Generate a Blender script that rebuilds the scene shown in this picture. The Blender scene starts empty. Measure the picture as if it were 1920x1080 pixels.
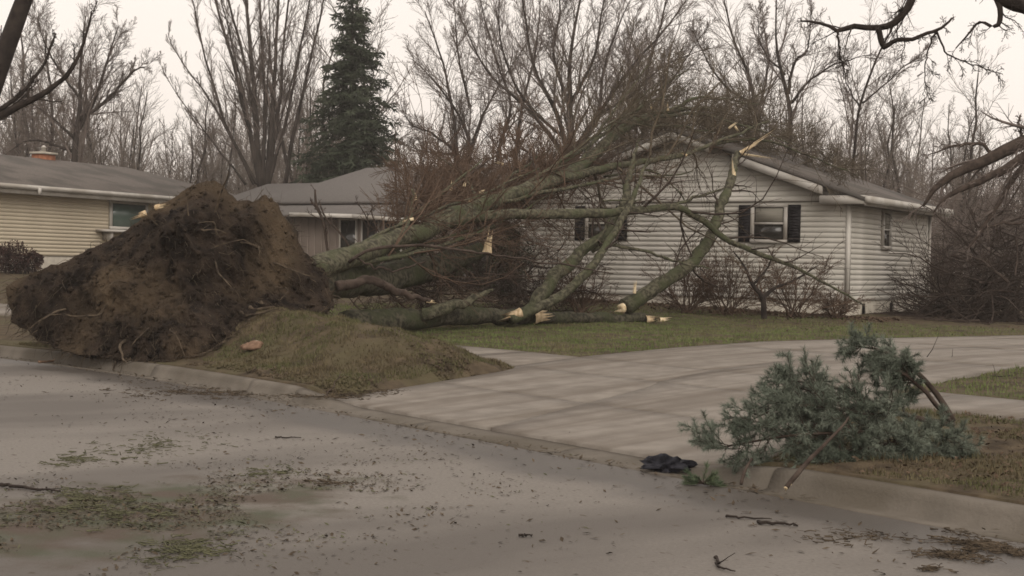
import bpy, math
import numpy as np
from mathutils import Matrix, Vector

SC = bpy.context.scene
COL = SC.collection

# ------------------------------------------------------------------ camera
F, H, PITCH, RHO = 2667.0, 1.5, 0.015, 0.02          # focal length in photo pixels, eye height, tilt, roll
fw = np.array([0, math.cos(PITCH), -math.sin(PITCH)])
r0 = np.array([1.0, 0, 0]); u0 = np.cross(r0, fw)
rt = math.cos(RHO) * r0 + math.sin(RHO) * u0
up = -math.sin(RHO) * r0 + math.cos(RHO) * u0
CP = np.array([0, 0, H])
cam = bpy.data.cameras.new('camera'); cam.sensor_width = 36; cam.lens = F / 1920 * 36
cam.clip_end = 3000; cam.clip_start = 0.1
co = bpy.data.objects.new('camera', cam); COL.objects.link(co)
M = Matrix.Identity(4)
for i in range(3):
    M[i][0], M[i][1], M[i][2], M[i][3] = rt[i], up[i], -fw[i], CP[i]
co.matrix_world = M
SC.camera = co

# ------------------------------------------------------------------ overcast sky, weak wide sun, exposure
w = bpy.data.worlds.new('World'); SC.world = w; w.use_nodes = True
nt = w.node_tree; nt.nodes.clear()
sky = nt.nodes.new('ShaderNodeTexSky'); sky.sky_type = 'NISHITA'; sky.sun_disc = False
SUN_EL, SUN_AZ = math.radians(34), math.radians(164)
sky.sun_elevation = SUN_EL; sky.sun_rotation = SUN_AZ; sky.dust_density = 6; sky.air_density = 1.5
sc_ = nt.nodes.new('ShaderNodeMix'); sc_.data_type = 'RGBA'; sc_.blend_type = 'MULTIPLY'
sc_.inputs[0].default_value = 1; sc_.inputs[7].default_value = (0.08, 0.08, 0.08, 1)
mx = nt.nodes.new('ShaderNodeMix'); mx.data_type = 'RGBA'; mx.inputs[0].default_value = 0.93
tcw = nt.nodes.new('ShaderNodeTexCoord'); nzw = nt.nodes.new('ShaderNodeTexNoise')
nzw.inputs['Scale'].default_value = 2.2; nzw.inputs['Detail'].default_value = 4
rpw = nt.nodes.new('ShaderNodeValToRGB')
rpw.color_ramp.elements[0].position = 0.3; rpw.color_ramp.elements[0].color = (1.06, 0.96, 0.875, 1)
rpw.color_ramp.elements[1].position = 0.7; rpw.color_ramp.elements[1].color = (1.13, 1.03, 0.945, 1)
bg = nt.nodes.new('ShaderNodeBackground'); bg.inputs[1].default_value = 1.0
wo = nt.nodes.new('ShaderNodeOutputWorld')
nt.links.new(tcw.outputs['Generated'], nzw.inputs['Vector']); nt.links.new(nzw.outputs['Fac'], rpw.inputs[0])
nt.links.new(sky.outputs[0], sc_.inputs[6]); nt.links.new(sc_.outputs[2], mx.inputs[6])
nt.links.new(rpw.outputs[0], mx.inputs[7]); nt.links.new(mx.outputs[2], bg.inputs[0]); nt.links.new(bg.outputs[0], wo.inputs[0])
sl = bpy.data.lights.new('sun', 'SUN'); sl.energy = 1.3; sl.angle = math.radians(40); sl.color = (1, 0.95, 0.88)
so = bpy.data.objects.new('sun', sl); COL.objects.link(so)
sd = Vector((math.sin(SUN_AZ) * math.cos(SUN_EL), math.cos(SUN_AZ) * math.cos(SUN_EL), math.sin(SUN_EL)))
so.rotation_euler = sd.to_track_quat('Z', 'Y').to_euler(); so.location = (0, -10, 30)
SC.view_settings.view_transform = 'Standard'; SC.view_settings.look = 'None'
SC.view_settings.exposure = 0.1; SC.view_settings.gamma = 1
SC.cycles.filter_width = 1.65

# ------------------------------------------------------------------ helpers
def ray(x, y): return fw + (x - 960) / F * rt - (y - 540) / F * up
def at(x, y, d): return CP + ray(x, y) * d
def rng(s): return np.random.default_rng(s)
def nrm(v): return v / np.maximum(np.linalg.norm(v, axis=-1, keepdims=True), 1e-9)

_tab = rng(7).random(4096)
def _h(i, j, k): return _tab[(i * 73856093 ^ j * 19349663 ^ k * 83492791) & 4095]
def vnoise(p):
    p = np.asarray(p, float); i = np.floor(p).astype(np.int64); f = p - i; f = f * f * (3 - 2 * f)
    x, y, z = i[..., 0], i[..., 1], i[..., 2]; a, b, c = f[..., 0], f[..., 1], f[..., 2]
    r = 0
    for dx in (0, 1):
        for dy in (0, 1):
            for dz in (0, 1):
                r = r + _h(x + dx, y + dy, z + dz) * (a if dx else 1 - a) * (b if dy else 1 - b) * (c if dz else 1 - c)
    return r * 2 - 1
def fbm(p, o=4):
    s, a, q = 0, 1.0, np.asarray(p, float)
    for _ in range(o):
        s = s + a * vnoise(q); q = q * 2.03 + 11.7; a *= 0.5
    return s

def mk(name, V, faces, mat, parent=None, smooth=False):
    V = np.asarray(V, np.float32)
    me = bpy.data.meshes.new(name)
    if not isinstance(faces, (list, tuple)): faces = [faces]
    faces = [np.asarray(f, np.int32) for f in faces if len(f)]
    me.vertices.add(len(V)); me.vertices.foreach_set('co', V.ravel())
    loops = np.concatenate([f.ravel() for f in faces]); tot = np.concatenate([np.full(len(f), f.shape[1], np.int32) for f in faces])
    me.loops.add(len(loops)); me.loops.foreach_set('vertex_index', loops)
    me.polygons.add(len(tot)); st = np.concatenate([[0], np.cumsum(tot)[:-1]]).astype(np.int32)
    me.polygons.foreach_set('loop_start', st)
    if smooth: me.polygons.foreach_set('use_smooth', np.ones(len(tot), bool))
    me.update(calc_edges=True); me.validate()
    if mat: me.materials.append(mat)
    o = bpy.data.objects.new(name, me); COL.objects.link(o)
    if parent: o.parent = parent
    return o

def empty(name, loc=(0, 0, 0)):
    o = bpy.data.objects.new(name, None); COL.objects.link(o); o.location = loc; o.empty_display_size = 0.2
    return o
def tag(o, label, cat, group=None):
    o['label'] = label; o['category'] = cat
    if group: o['group'] = group
    return o
def thing(name, label, cat, base, group=None): return tag(empty(name, base), label, cat, group)
def part(name, V, faces, mat, root, smooth=False, base=None):
    """a part given in world coordinates, parented under a root Empty that sits at base"""
    b = np.array(root.location) if base is None else np.asarray(base)
    return mk(name, np.asarray(V) - b, faces, mat, root, smooth)
def structure(o): o['kind'] = 'structure'; return o
def stuff(o): o['kind'] = 'stuff'; return o

class MB:
    def __init__(s): s.V = []; s.F3 = []; s.F4 = []; s.n = 0
    def add(s, V, f3=None, f4=None):
        V = np.asarray(V, float).reshape(-1, 3)
        if f3 is not None and len(f3): s.F3.append(np.asarray(f3) + s.n)
        if f4 is not None and len(f4): s.F4.append(np.asarray(f4) + s.n)
        s.V.append(V); s.n += len(V); return s
    def out(s):
        fs = []
        if s.F4: fs.append(np.concatenate(s.F4))
        if s.F3: fs.append(np.concatenate(s.F3))
        return np.concatenate(s.V), fs
BOXF = np.array([[0, 3, 2, 1], [4, 5, 6, 7], [0, 1, 5, 4], [1, 2, 6, 5], [2, 3, 7, 6], [3, 0, 4, 7]])
def hexa(b, t): return np.concatenate([np.asarray(b, float), np.asarray(t, float)])

class Frame:
    """wall frame: x along wall, y outward, z up (world z)"""
    def __init__(s, O, ex, n): s.O = np.array([O[0], O[1], 0.0]); s.ex = np.array([ex[0], ex[1], 0.0]); s.n = np.array([n[0], n[1], 0.0])
    def p(s, x, y, z): return s.O + s.ex * x + s.n * y + np.array([0, 0, z])
    def box(s, x0, x1, y0, y1, z0, z1):
        b = [s.p(x0, y0, z0), s.p(x1, y0, z0), s.p(x1, y1, z0), s.p(x0, y1, z0)]
        t = [s.p(x0, y0, z1), s.p(x1, y0, z1), s.p(x1, y1, z1), s.p(x0, y1, z1)]
        return hexa(b, t)

def tubes(P, R, sides, cap=False):
    """P (N,k,3), R (N,k) -> V, quads, tris"""
    P = np.asarray(P, float); R = np.asarray(R, float); N, k = R.shape
    T = np.gradient(P, axis=1); T = nrm(T)
    main = nrm(P[:, -1] - P[:, 0])
    ref = np.where(np.abs(main[:, 2:3]) < 0.8, np.array([[0, 0, 1.0]]), np.array([[1.0, 0, 0]]))
    A = nrm(np.cross(T, ref[:, None, :])); B = np.cross(T, A)
    th = np.arange(sides) / sides * 2 * np.pi
    V = P[:, :, None, :] + R[:, :, None, None] * (np.cos(th)[None, None, :, None] * A[:, :, None, :] + np.sin(th)[None, None, :, None] * B[:, :, None, :])
    V = V.reshape(-1, 3)
    n, j, s = np.meshgrid(np.arange(N), np.arange(k - 1), np.arange(sides), indexing='ij')
    b = (n * k + j) * sides; s2 = (s + 1) % sides
    q = np.stack([b + s, b + s2, b + sides + s2, b + sides + s], -1).reshape(-1, 4)
    t = np.zeros((0, 3), int)
    if cap:
        c0 = len(V); V = np.concatenate([V, P[:, 0], P[:, -1]])
        tt = []
        for i in range(N):
            for s in range(sides):
                s2 = (s + 1) % sides
                tt.append([c0 + i, i * k * sides + s2, i * k * sides + s])
                tt.append([c0 + N + i, (i * k + k - 1) * sides + s, (i * k + k - 1) * sides + s2])
        t = np.array(tt)
    return V, q, t

def spline(pts, k):
    pts = np.asarray(pts, float); n = len(pts)
    d = np.concatenate([[0], np.cumsum(np.linalg.norm(np.diff(pts[:, :3], axis=0), axis=1))]); d /= d[-1]
    t = np.linspace(0, 1, k); out = np.zeros((k, pts.shape[1]))
    for a, ti in enumerate(t):
        i = min(max(np.searchsorted(d, ti) - 1, 0), n - 2)
        u = (ti - d[i]) / max(d[i + 1] - d[i], 1e-9)
        p0, p1, p2, p3 = pts[max(i - 1, 0)], pts[i], pts[i + 1], pts[min(i + 2, n - 1)]
        out[a] = 0.5 * (2 * p1 + (p2 - p0) * u + (2 * p0 - 5 * p1 + 4 * p2 - p3) * u * u + (3 * p1 - p0 - 3 * p2 + p3) * u ** 3)
        out[a, 3:] = p1[3:] * (1 - u) + p2[3:] * u
    return out
def limb(px, k=24, wob=0.0, seed=0):
    """px: rows (x, y, depth, radius) in photo pixels / metres -> (1,k,3),(1,k)"""
    w4 = np.array([np.append(at(x, y, d), r) for x, y, d, r in px])
    s = spline(w4, k); P = s[:, :3]
    if wob:
        P = P + wob * np.stack([fbm(np.stack([np.arange(k) * .37 + 9 * j, np.full(k, seed * 3.1), np.full(k, 1.7)], -1), 3) for j in range(3)], -1)
    return P[None], s[None, :, 3]

def grow(P, R, n, t0, ang, ratio, g, upw=0.15, jit=0.12, k=6, rr=0.6, rtip=0.004, t1=1.0, lmin=0.0, grav=0.0):
    """n children per parent branch"""
    N, kk = R.shape
    seg = np.linalg.norm(np.diff(P, axis=1), axis=2); L = seg.sum(1)
    m = N * n; idx = np.repeat(np.arange(N), n)
    t = np.tile(np.linspace(t0, t1, n, endpoint=False), N) + g.random(m) * (t1 - t0) / n
    f = np.clip(t * (kk - 1), 0, kk - 1.001); i = f.astype(int); u = (f - i)[:, None]
    base = P[idx, i] * (1 - u) + P[idx, i + 1] * u
    rad = R[idx, i] * (1 - u[:, 0]) + R[idx, i + 1] * u[:, 0]
    tan = nrm(P[idx, i + 1] - P[idx, i])
    per = nrm(np.cross(tan, g.normal(size=(m, 3))))
    a = ang * (0.7 + 0.6 * g.random(m))[:, None]
    d = np.cos(a) * tan + np.sin(a) * per; d[:, 2] += upw; d = nrm(d)
    ln = np.maximum(L[idx] * ratio * (1.2 - 0.75 * t) * (0.55 + 0.75 * g.random(m)), lmin)
    out = np.zeros((m, k, 3)); out[:, 0] = base; cur = base.copy()
    for s in range(1, k):
        d = d + g.normal(size=(m, 3)) * jit; d[:, 2] += upw * 0.5 - grav * s / k; d = nrm(d)
        cur = cur + d * (ln / (k - 1))[:, None]; out[:, s] = cur
    r = np.maximum(np.minimum(rad * rr, ln * 0.03 + rtip)[:, None] * np.linspace(1, 0.25, k)[None], rtip)
    return out, r

# ------------------------------------------------------------------ materials
def mat(name, c1, c2, scale=6.0, rough=0.85, bump=0.3, bscale=None, stretch=(1, 1, 1), c3=None, s3=0.7, lo=0.35, hi=0.65, detail=6, bdist=0.02, spec=0.12, coords='Object', l3=(0.45, 0.6)):
    m = bpy.data.materials.new(name); m.use_nodes = True; t = m.node_tree; b = t.nodes['Principled BSDF']
    b.inputs['Roughness'].default_value = rough; b.inputs['Specular IOR Level'].default_value = spec
    tc = t.nodes.new('ShaderNodeTexCoord'); mp = t.nodes.new('ShaderNodeMapping'); mp.inputs['Scale'].default_value = stretch
    t.links.new(tc.outputs[coords], mp.inputs[0])
    nz = t.nodes.new('ShaderNodeTexNoise'); nz.inputs['Scale'].default_value = scale; nz.inputs['Detail'].default_value = detail
    t.links.new(mp.outputs[0], nz.inputs['Vector'])
    rp = t.nodes.new('ShaderNodeValToRGB'); e = rp.color_ramp.elements
    e[0].position = lo; e[0].color = (*c1, 1); e[1].position = hi; e[1].color = (*c2, 1)
    t.links.new(nz.outputs['Fac'], rp.inputs[0]); last = rp.outputs[0]
    if c3:
        n3 = t.nodes.new('ShaderNodeTexNoise'); n3.inputs['Scale'].default_value = s3; n3.inputs['Detail'].default_value = 5
        t.links.new(mp.outputs[0], n3.inputs['Vector'])
        r3 = t.nodes.new('ShaderNodeValToRGB'); r3.color_ramp.elements[0].position = l3[0]; r3.color_ramp.elements[1].position = l3[1]
        t.links.new(n3.outputs['Fac'], r3.inputs[0])
        mm = t.nodes.new('ShaderNodeMix'); mm.data_type = 'RGBA'; mm.inputs[7].default_value = (*c3, 1)
        t.links.new(r3.outputs[0], mm.inputs[0]); t.links.new(last, mm.inputs[6]); last = mm.outputs[2]
    t.links.new(last, b.inputs['Base Color'])
    if bump:
        nb = t.nodes.new('ShaderNodeTexNoise'); nb.inputs['Scale'].default_value = bscale or scale * 3; nb.inputs['Detail'].default_value = 8
        t.links.new(mp.outputs[0], nb.inputs['Vector'])
        bp = t.nodes.new('ShaderNodeBump'); bp.inputs['Strength'].default_value = bump; bp.inputs['Distance'].default_value = bdist
        t.links.new(nb.outputs['Fac'], bp.inputs['Height']); t.links.new(bp.outputs[0], b.inputs['Normal'])
    m['_'] = 1
    return m
def plain(name, c, rough=0.6, spec=0.4):
    k = 0.82
    return mat(name, tuple(x * k for x in c), c, 3.0, rough, 0.05, spec=spec)

m_bark_far = mat('bark_far', (.026, .021, .018), (.058, .047, .040), 3, stretch=(1, 1, .3))
m_twig_far = mat('twigs_far', (.10, .080, .070), (.175, .142, .124), 1.2)
m_twig_wood = mat('twigs_woodland', (.11, .09, .075), (.19, .158, .132), .4)
m_bark_dark = mat('bark_dark', (.018, .014, .012), (.04, .031, .026), 6)
m_bark_moss = mat('bark_mossy', (.040, .037, .026), (.118, .110, .075), 15, stretch=(1, 1, 1), c3=(.062, .068, .036), s3=2.4, bump=1.0, bscale=34, l3=(.46, .66), lo=.4, hi=.6)
m_bark_moss_dark = mat('bark_mossy_dark', (.028, .026, .019), (.085, .078, .055), 13, c3=(.046, .050, .027), s3=1.8, lo=.4, hi=.6, bump=1.0, bscale=24)  # darker tone of the mossy bark
m_bark_brown = mat('bark_brown', (.035, .025, .02), (.075, .056, .045), 9, bump=.5)
m_split = mat('split_wood', (.40, .29, .17), (.66, .53, .35), 18, bump=.7, stretch=(1, 1, .25), rough=.7)
m_splitpale = mat('pale_wood', (.55, .42, .25), (.78, .66, .46), 18, bump=.4, rough=.7)
m_twig_red = mat('red_twigs', (.070, .045, .032), (.130, .088, .062), 1.5)
m_twig_olive = mat('olive_twigs', (.062, .049, .035), (.125, .100, .070), 1.5)
m_soil = mat('root_soil', (.010, .0075, .006), (.046, .033, .024), 5.0, .97, 1.0, 40, c3=(.092, .066, .042), s3=.8, bdist=.06, l3=(.50, .68), stretch=(1, 1, .6))
m_root = mat('roots', (.028, .021, .016), (.120, .092, .064), 10, bump=.5)
m_rock = mat('stone', (.13, .08, .055), (.25, .16, .11), 9, bump=.5)
m_siding = mat('grey_siding', (.55, .525, .475), (.63, .60, .548), 1.5, .55, .06, 40, c3=(.49, .465, .415), s3=.5)
m_siding_tan = mat('tan_siding', (.50, .435, .33), (.56, .49, .375), 1.2, .55, .06, 40)
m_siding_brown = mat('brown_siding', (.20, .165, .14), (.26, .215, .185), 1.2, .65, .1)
m_trim = mat('white_trim', (.42, .395, .36), (.52, .495, .455), 2.5, .5, .08, 30, c3=(.36, .33, .29), s3=1.3)
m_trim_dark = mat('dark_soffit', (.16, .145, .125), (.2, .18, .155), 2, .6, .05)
m_found = mat('foundation_block', (.34, .31, .26), (.46, .42, .355), 5, .9, .3)
m_roof = mat('roof_shingle', (.105, .092, .083), (.15, .133, .12), 22, .9, .5, 60, c3=(.088, .08, .072), s3=.8)
m_roof_far = mat('roof_shingle_grey', (.125, .115, .108), (.165, .152, .142), 22, .9, .5, 60)
m_roof_dark = mat('roof_underlay', (.03, .026, .022), (.07, .06, .05), 6, .9, .4)
m_shutter = mat('black_shutter', (.010, .009, .010), (.018, .016, .018), 8, .5, .1)
m_brickw = mat('grey_brick', (.12, .105, .095), (.18, .16, .145), 12, .9, .5)
m_brick = mat('red_brick', (.22, .09, .05), (.30, .13, .075), 10, .9, .4)
m_blind = mat('window_blind', (.24, .225, .19), (.28, .262, .22), 2, .6, 0, stretch=(1, 1, 20))
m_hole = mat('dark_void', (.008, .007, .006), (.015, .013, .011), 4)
def glass(name, c, rough=.12):
    m = bpy.data.materials.new(name); m.use_nodes = True; b = m.node_tree.nodes['Principled BSDF']
    t = m.node_tree; nz = t.nodes.new('ShaderNodeTexNoise'); nz.inputs['Scale'].default_value = 2
    rp = t.nodes.new('ShaderNodeValToRGB'); rp.color_ramp.elements[0].color = (*[x * .6 for x in c], 1); rp.color_ramp.elements[1].color = (*c, 1)
    t.links.new(nz.outputs['Fac'], rp.inputs[0]); t.links.new(rp.outputs[0], b.inputs['Base Color'])
    b.inputs['Roughness'].default_value = rough; b.inputs['Specular IOR Level'].default_value = .5
    return m
m_glass = glass('window_glass', (.03, .028, .024)); m_glass_g = glass('green_glass', (.10, .14, .12), .2)
m_needle = mat('pine_needles', (.085, .102, .077), (.185, .208, .165), 3, .6, 0, detail=3)
m_needle_light = mat('pine_needles_light', (.06, .085, .05), (.12, .15, .085), 5, .6, 0)
m_spruce = mat('spruce_needles', (.024, .032, .021), (.070, .082, .054), 1.6, .8, 0)
m_evergreen = mat('evergreen_leaves', (.026, .030, .018), (.07, .074, .043), 3, .7, 0)
m_purple = mat('purple_brown_leaves', (.028, .016, .014), (.065, .038, .032), 4, .8, 0)
m_bag = mat('dark_rag', (.012, .012, .016), (.04, .04, .05), 12, .55, .8, 30)
m_leaf = mat('brown_leaves', (.045, .030, .020), (.115, .080, .054), 30, .85, 0)
m_litter = mat('dark_litter', (.035, .026, .018), (.105, .08, .055), 14, .85, 0)
m_litter_green = mat('green_litter', (.060, .060, .034), (.115, .112, .066), 9, .8, 0)

# ------------------------------------------------------------------ terrain frame: a along the kerb, s away from the road
A0 = np.array([-.26, 12.63]); da = np.array([-.6, .8]); dn = np.array([.8, .6])
def sk(a):
    a = np.asarray(a, float); q = np.clip(a - 5, 0, 8)
    return -.0155 * q * q - .248 * np.clip(a - 13, 0, None)
def AS(x, y):
    x = np.asarray(x, float); y = np.asarray(y, float)
    a = (x - A0[0]) * da[0] + (y - A0[1]) * da[1]; s = (x - A0[0]) * dn[0] + (y - A0[1]) * dn[1]
    return a, s - sk(a)
def XY(a, s):
    a = np.asarray(a, float); s = np.asarray(s, float) + sk(a)
    return A0[0] + a * da[0] + s * dn[0], A0[1] + a * da[1] + s * dn[1]
def sm(e0, e1, x): t = np.clip((x - e0) / (e1 - e0), 0, 1); return t * t * (3 - 2 * t)
def dr_left(s): return np.interp(s, [0, .25, 3.3, 3.65, 4.9, 7.2, 12, 22, 60], [2.75, 3.05, 3.95, 4.3, 4.55, 5.0, 5.2, 5.2, 5.2])
def dr_right(s): return np.interp(s, [0, .25, 2.2, 3.65, 4.9, 6.5, 9.9, 22, 60], [-2.7, -3.0, -2.0, -1.25, -.7, -.3, .3, 1.6, 3])
def in_drive(a, s): return (a < dr_left(s)) & (a > dr_right(s)) & (s > 0)
def grade(a, s):
    sp = np.clip(s, 0, 9)
    b = .15 + .028 * sp + .029 * np.clip(a - 10, 0, 40) * sm(0, 8, s)
    ap = .015 + .055 * np.clip(s, 0, 60)
    wd = sm(dr_left(s) + .45, dr_left(s) - .05, a) * sm(dr_right(s) - .45, dr_right(s) + .05, a)
    return b * (1 - wd) + np.minimum(b, ap) * wd
def mound(a, s):
    m = .62 * np.exp(-((a - 7.4) / 1.7) ** 2 - ((s - 2.0) / 1.0) ** 2)
    m = m + .36 * np.exp(-((a - 5.2) / 1.1) ** 2 - ((s - 1.9) / 1.05) ** 2)
    m = m + .10 * np.exp(-((a - 4.6) / .8) ** 2 - ((s - 2.4) / .8) ** 2)
    return m * sm(dr_left(s) + .0, dr_left(s) + .2, a) * sm(.16, .45, s) * sm(3.75, 3.0, s)
def zt(x, y, fine=True):
    a, s = AS(x, y)
    z = grade(a, s) + mound(a, s)
    p = np.stack([x, y, np.zeros_like(np.asarray(x, float))], -1)
    if fine:
        soft = np.where(in_drive(a, s) | (s < .25) | ((s > 3.5) & (s < 5.0)), 0, 1)
        z = z + soft * (.018 * fbm(p * 1.7, 3) + .012 * fbm(p * 6, 2) + np.clip(mound(a, s) * 4, 0, 1) * (.06 * fbm(p * 2.3, 3) + .03 * fbm(p * 7, 2)))
    z = z - np.where((in_drive(a, s)) | ((s > 3.6) & (s < 4.95)), .045, 0)
    return np.where(s < .17, -.12, z)
def G(px, py, dmax=80):
    v = ray(px, py); lo = 3.0
    for d in np.arange(3, dmax, .05):
        p = CP + v * d
        a, s = AS(p[0], p[1]); zz = zt(p[0], p[1]) if s > .17 else 0.0
        if p[2] <= zz: return np.array([p[0], p[1], float(zz)])
    return CP + v * dmax

# ground sheet
def axis(lo, hi, st, far):
    c = np.arange(lo, hi, st); l, x, d = [], lo, st
    while x > -far: d *= 1.35; x -= d; l.append(x)
    h_, x, d = [], c[-1], st
    while x < far: d *= 1.35; x += d; h_.append(x)
    return np.concatenate([l[::-1], c, h_])
ga = axis(-9, 16, .10, 260); gs = np.concatenate([[-260, -60, -10, -2, .10, .172], axis(.2, 24, .12, 260)[axis(.2, 24, .12, 260) > .19]])
AA, SS = np.meshgrid(ga, gs, indexing='ij'); X, Y = XY(AA, SS)
Z = zt(X, Y); Z = np.where(SS <= .12, -.12, Z)
na, ns = AA.shape; ii = np.arange(na * ns).reshape(na, ns)
q = np.stack([ii[:-1, :-1], ii[1:, :-1], ii[1:, 1:], ii[:-1, 1:]], -1).reshape(-1, 4)[:, ::-1]
m_ground = mat('lawn_soil', (.045, .034, .023), (.100, .076, .049), 5, .95, .7, 30, c3=(.082, .070, .040), s3=1.1, l3=(.5, .64))
structure(mk('ground', np.stack([X, Y, Z], -1).reshape(-1, 3), q, m_ground, smooth=True))

# road
def road_material():
    m = bpy.data.materials.new('road_surface'); m.use_nodes = True; t = m.node_tree; b = t.nodes['Principled BSDF']; N = t.nodes.new; K = t.links.new
    tc = N('ShaderNodeTexCoord')
    def noise(sc, det=6, stretch=None):
        n = N('ShaderNodeTexNoise'); n.inputs['Scale'].default_value = sc; n.inputs['Detail'].default_value = det
        if stretch:
            mp = N('ShaderNodeMapping'); mp.inputs['Rotation'].default_value = (0, 0, math.radians(-126.9)); mp2 = N('ShaderNodeMapping'); mp2.inputs['Scale'].default_value = stretch
            K(tc.outputs['Object'], mp.inputs[0]); K(mp.outputs[0], mp2.inputs[0]); K(mp2.outputs[0], n.inputs['Vector'])
        else: K(tc.outputs['Object'], n.inputs['Vector'])
        return n.outputs['Fac']
    def ramp(f, a, b_, ca=(0, 0, 0), cb=(1, 1, 1)):
        r = N('ShaderNodeValToRGB'); r.color_ramp.elements[0].position = a; r.color_ramp.elements[1].position = b_
        r.color_ramp.elements[0].color = (*ca, 1); r.color_ramp.elements[1].color = (*cb, 1); K(f, r.inputs[0]); return r.outputs[0]
    def mix(f, c1, c2):
        x = N('ShaderNodeMix'); x.data_type = 'RGBA'; K(f, x.inputs[0])
        for i, c in ((6, c1), (7, c2)):
            if isinstance(c, tuple): x.inputs[i].default_value = (*c, 1)
            else: K(c, x.inputs[i])
        return x.outputs[2]
    def mul(a, b_):
        x = N('ShaderNodeMath'); x.operation = 'MULTIPLY'; K(a, x.inputs[0]); K(b_, x.inputs[1]); return x.outputs[0]
    base = ramp(noise(40, 8), .3, .7, (.140, .125, .110), (.192, .173, .152))
    base = mix(ramp(noise(.45, 5, (1, .35, 1)), .46, .62), base, (.100, .088, .077))
    # wet band beside the gutter: distance from the kerb line
    sx = N('ShaderNodeSeparateXYZ'); K(tc.outputs['Object'], sx.inputs[0])
    def lin(cx, cy, c0):
        a = N('ShaderNodeMath'); a.operation = 'MULTIPLY'; a.inputs[1].default_value = cx; K(sx.outputs[0], a.inputs[0])
        c = N('ShaderNodeMath'); c.operation = 'MULTIPLY_ADD'; c.inputs[1].default_value = cy; K(sx.outputs[1], c.inputs[0]); K(a.outputs[0], c.inputs[2])
        d = N('ShaderNodeMath'); d.operation = 'ADD'; d.inputs[1].default_value = c0; K(c.outputs[0], d.inputs[0]); return d.outputs[0]
    sdist = lin(dn[0], dn[1], -(A0 @ dn))
    nj = N('ShaderNodeMath'); nj.operation = 'MULTIPLY_ADD'; nj.inputs[1].default_value = 1.1; K(noise(.9, 4), nj.inputs[0]); K(sdist, nj.inputs[2])
    r = N('ShaderNodeValToRGB'); e = r.color_ramp.elements; e[0].position = 0; e[0].color = (0, 0, 0, 1); e[1].position = 1; e[1].color = (.3, .3, .3, 1)
    mr = N('ShaderNodeMapRange'); mr.inputs[1].default_value = -1.6; mr.inputs[2].default_value = .9; K(nj.outputs[0], mr.inputs[0])
    x = e.new(.38); x.color = (0, 0, 0, 1); x = e.new(.55); x.color = (1, 1, 1, 1); x = e.new(.72); x.color = (.9, .9, .9, 1)
    K(mr.outputs[0], r.inputs[0]); wet = r.outputs[0]
    wetf = N('ShaderNodeMath'); wetf.operation = 'MULTIPLY'; wetf.inputs[1].default_value = .85; K(wet, wetf.inputs[0])
    base = mix(wetf.outputs[0], base, (.056, .048, .041))
    # patch of trodden mud and shredded needles on the near side
    cx, cy = -2.25, 8.3
    u_, v_ = lin(.82, -.57, -(cx * .82 - cy * .57)), lin(.57, .82, -(cx * .57 + cy * .82))
    def sq(f, s):
        a = N('ShaderNodeMath'); a.operation = 'DIVIDE'; a.inputs[1].default_value = s; K(f, a.inputs[0])
        c = N('ShaderNodeMath'); c.operation = 'POWER'; c.inputs[1].default_value = 2; K(a.outputs[0], c.inputs[0]); return c.outputs[0]
    ad = N('ShaderNodeMath'); ad.operation = 'ADD'; K(sq(u_, 1.15), ad.inputs[0]); K(sq(v_, 2.1), ad.inputs[1])
    a2 = N('ShaderNodeMath'); a2.operation = 'MULTIPLY_ADD'; a2.inputs[1].default_value = 2.6; K(noise(2.6, 12), a2.inputs[0]); K(ad.outputs[0], a2.inputs[2])
    mud = ramp(a2.outputs[0], 0, 1); mrm = N('ShaderNodeMapRange'); mrm.inputs[1].default_value = 2.15; mrm.inputs[2].default_value = 1.5; K(a2.outputs[0], mrm.inputs[0])
    mudc = ramp(noise(2.4, 7), .4, .62, (.058, .038, .024), (.046, .050, .024))
    mf = N('ShaderNodeMath'); mf.operation = 'MULTIPLY'; mf.inputs[1].default_value = .92; K(mrm.outputs[0], mf.inputs[0])
    base = mix(mf.outputs[0], base, mudc)
    # small dark specks of bark and leaf
    sp = ramp(noise(9, 3, (1, 2.2, 1)), .66, .70); base = mix(sp, base, (.07, .054, .04))
    K(base, b.inputs['Base Color'])
    rg = ramp(wet, 0, 1, (.68, .68, .68), (.42, .42, .42)); K(rg, b.inputs['Roughness']); b.inputs['Specular IOR Level'].default_value = .24
    bp = N('ShaderNodeBump'); bp.inputs['Strength'].default_value = .35; bp.inputs['Distance'].default_value = .01; K(noise(70, 6), bp.inputs['Height']); K(bp.outputs[0], b.inputs['Normal'])
    return m
ra = axis(-14, 20, .5, 240); rs = np.array([-60, -20, -8, -4, -1.5, -.55, -.252])
AA, SS = np.meshgrid(ra, rs, indexing='ij'); X, Y = XY(AA, SS); ii = np.arange(AA.size).reshape(AA.shape)
q = np.stack([ii[:-1, :-1], ii[1:, :-1], ii[1:, 1:], ii[:-1, 1:]], -1).reshape(-1, 4)[:, ::-1]
structure(mk('road', np.stack([X, Y, np.zeros_like(X)], -1).reshape(-1, 3), q, road_material(), smooth=True))

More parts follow.
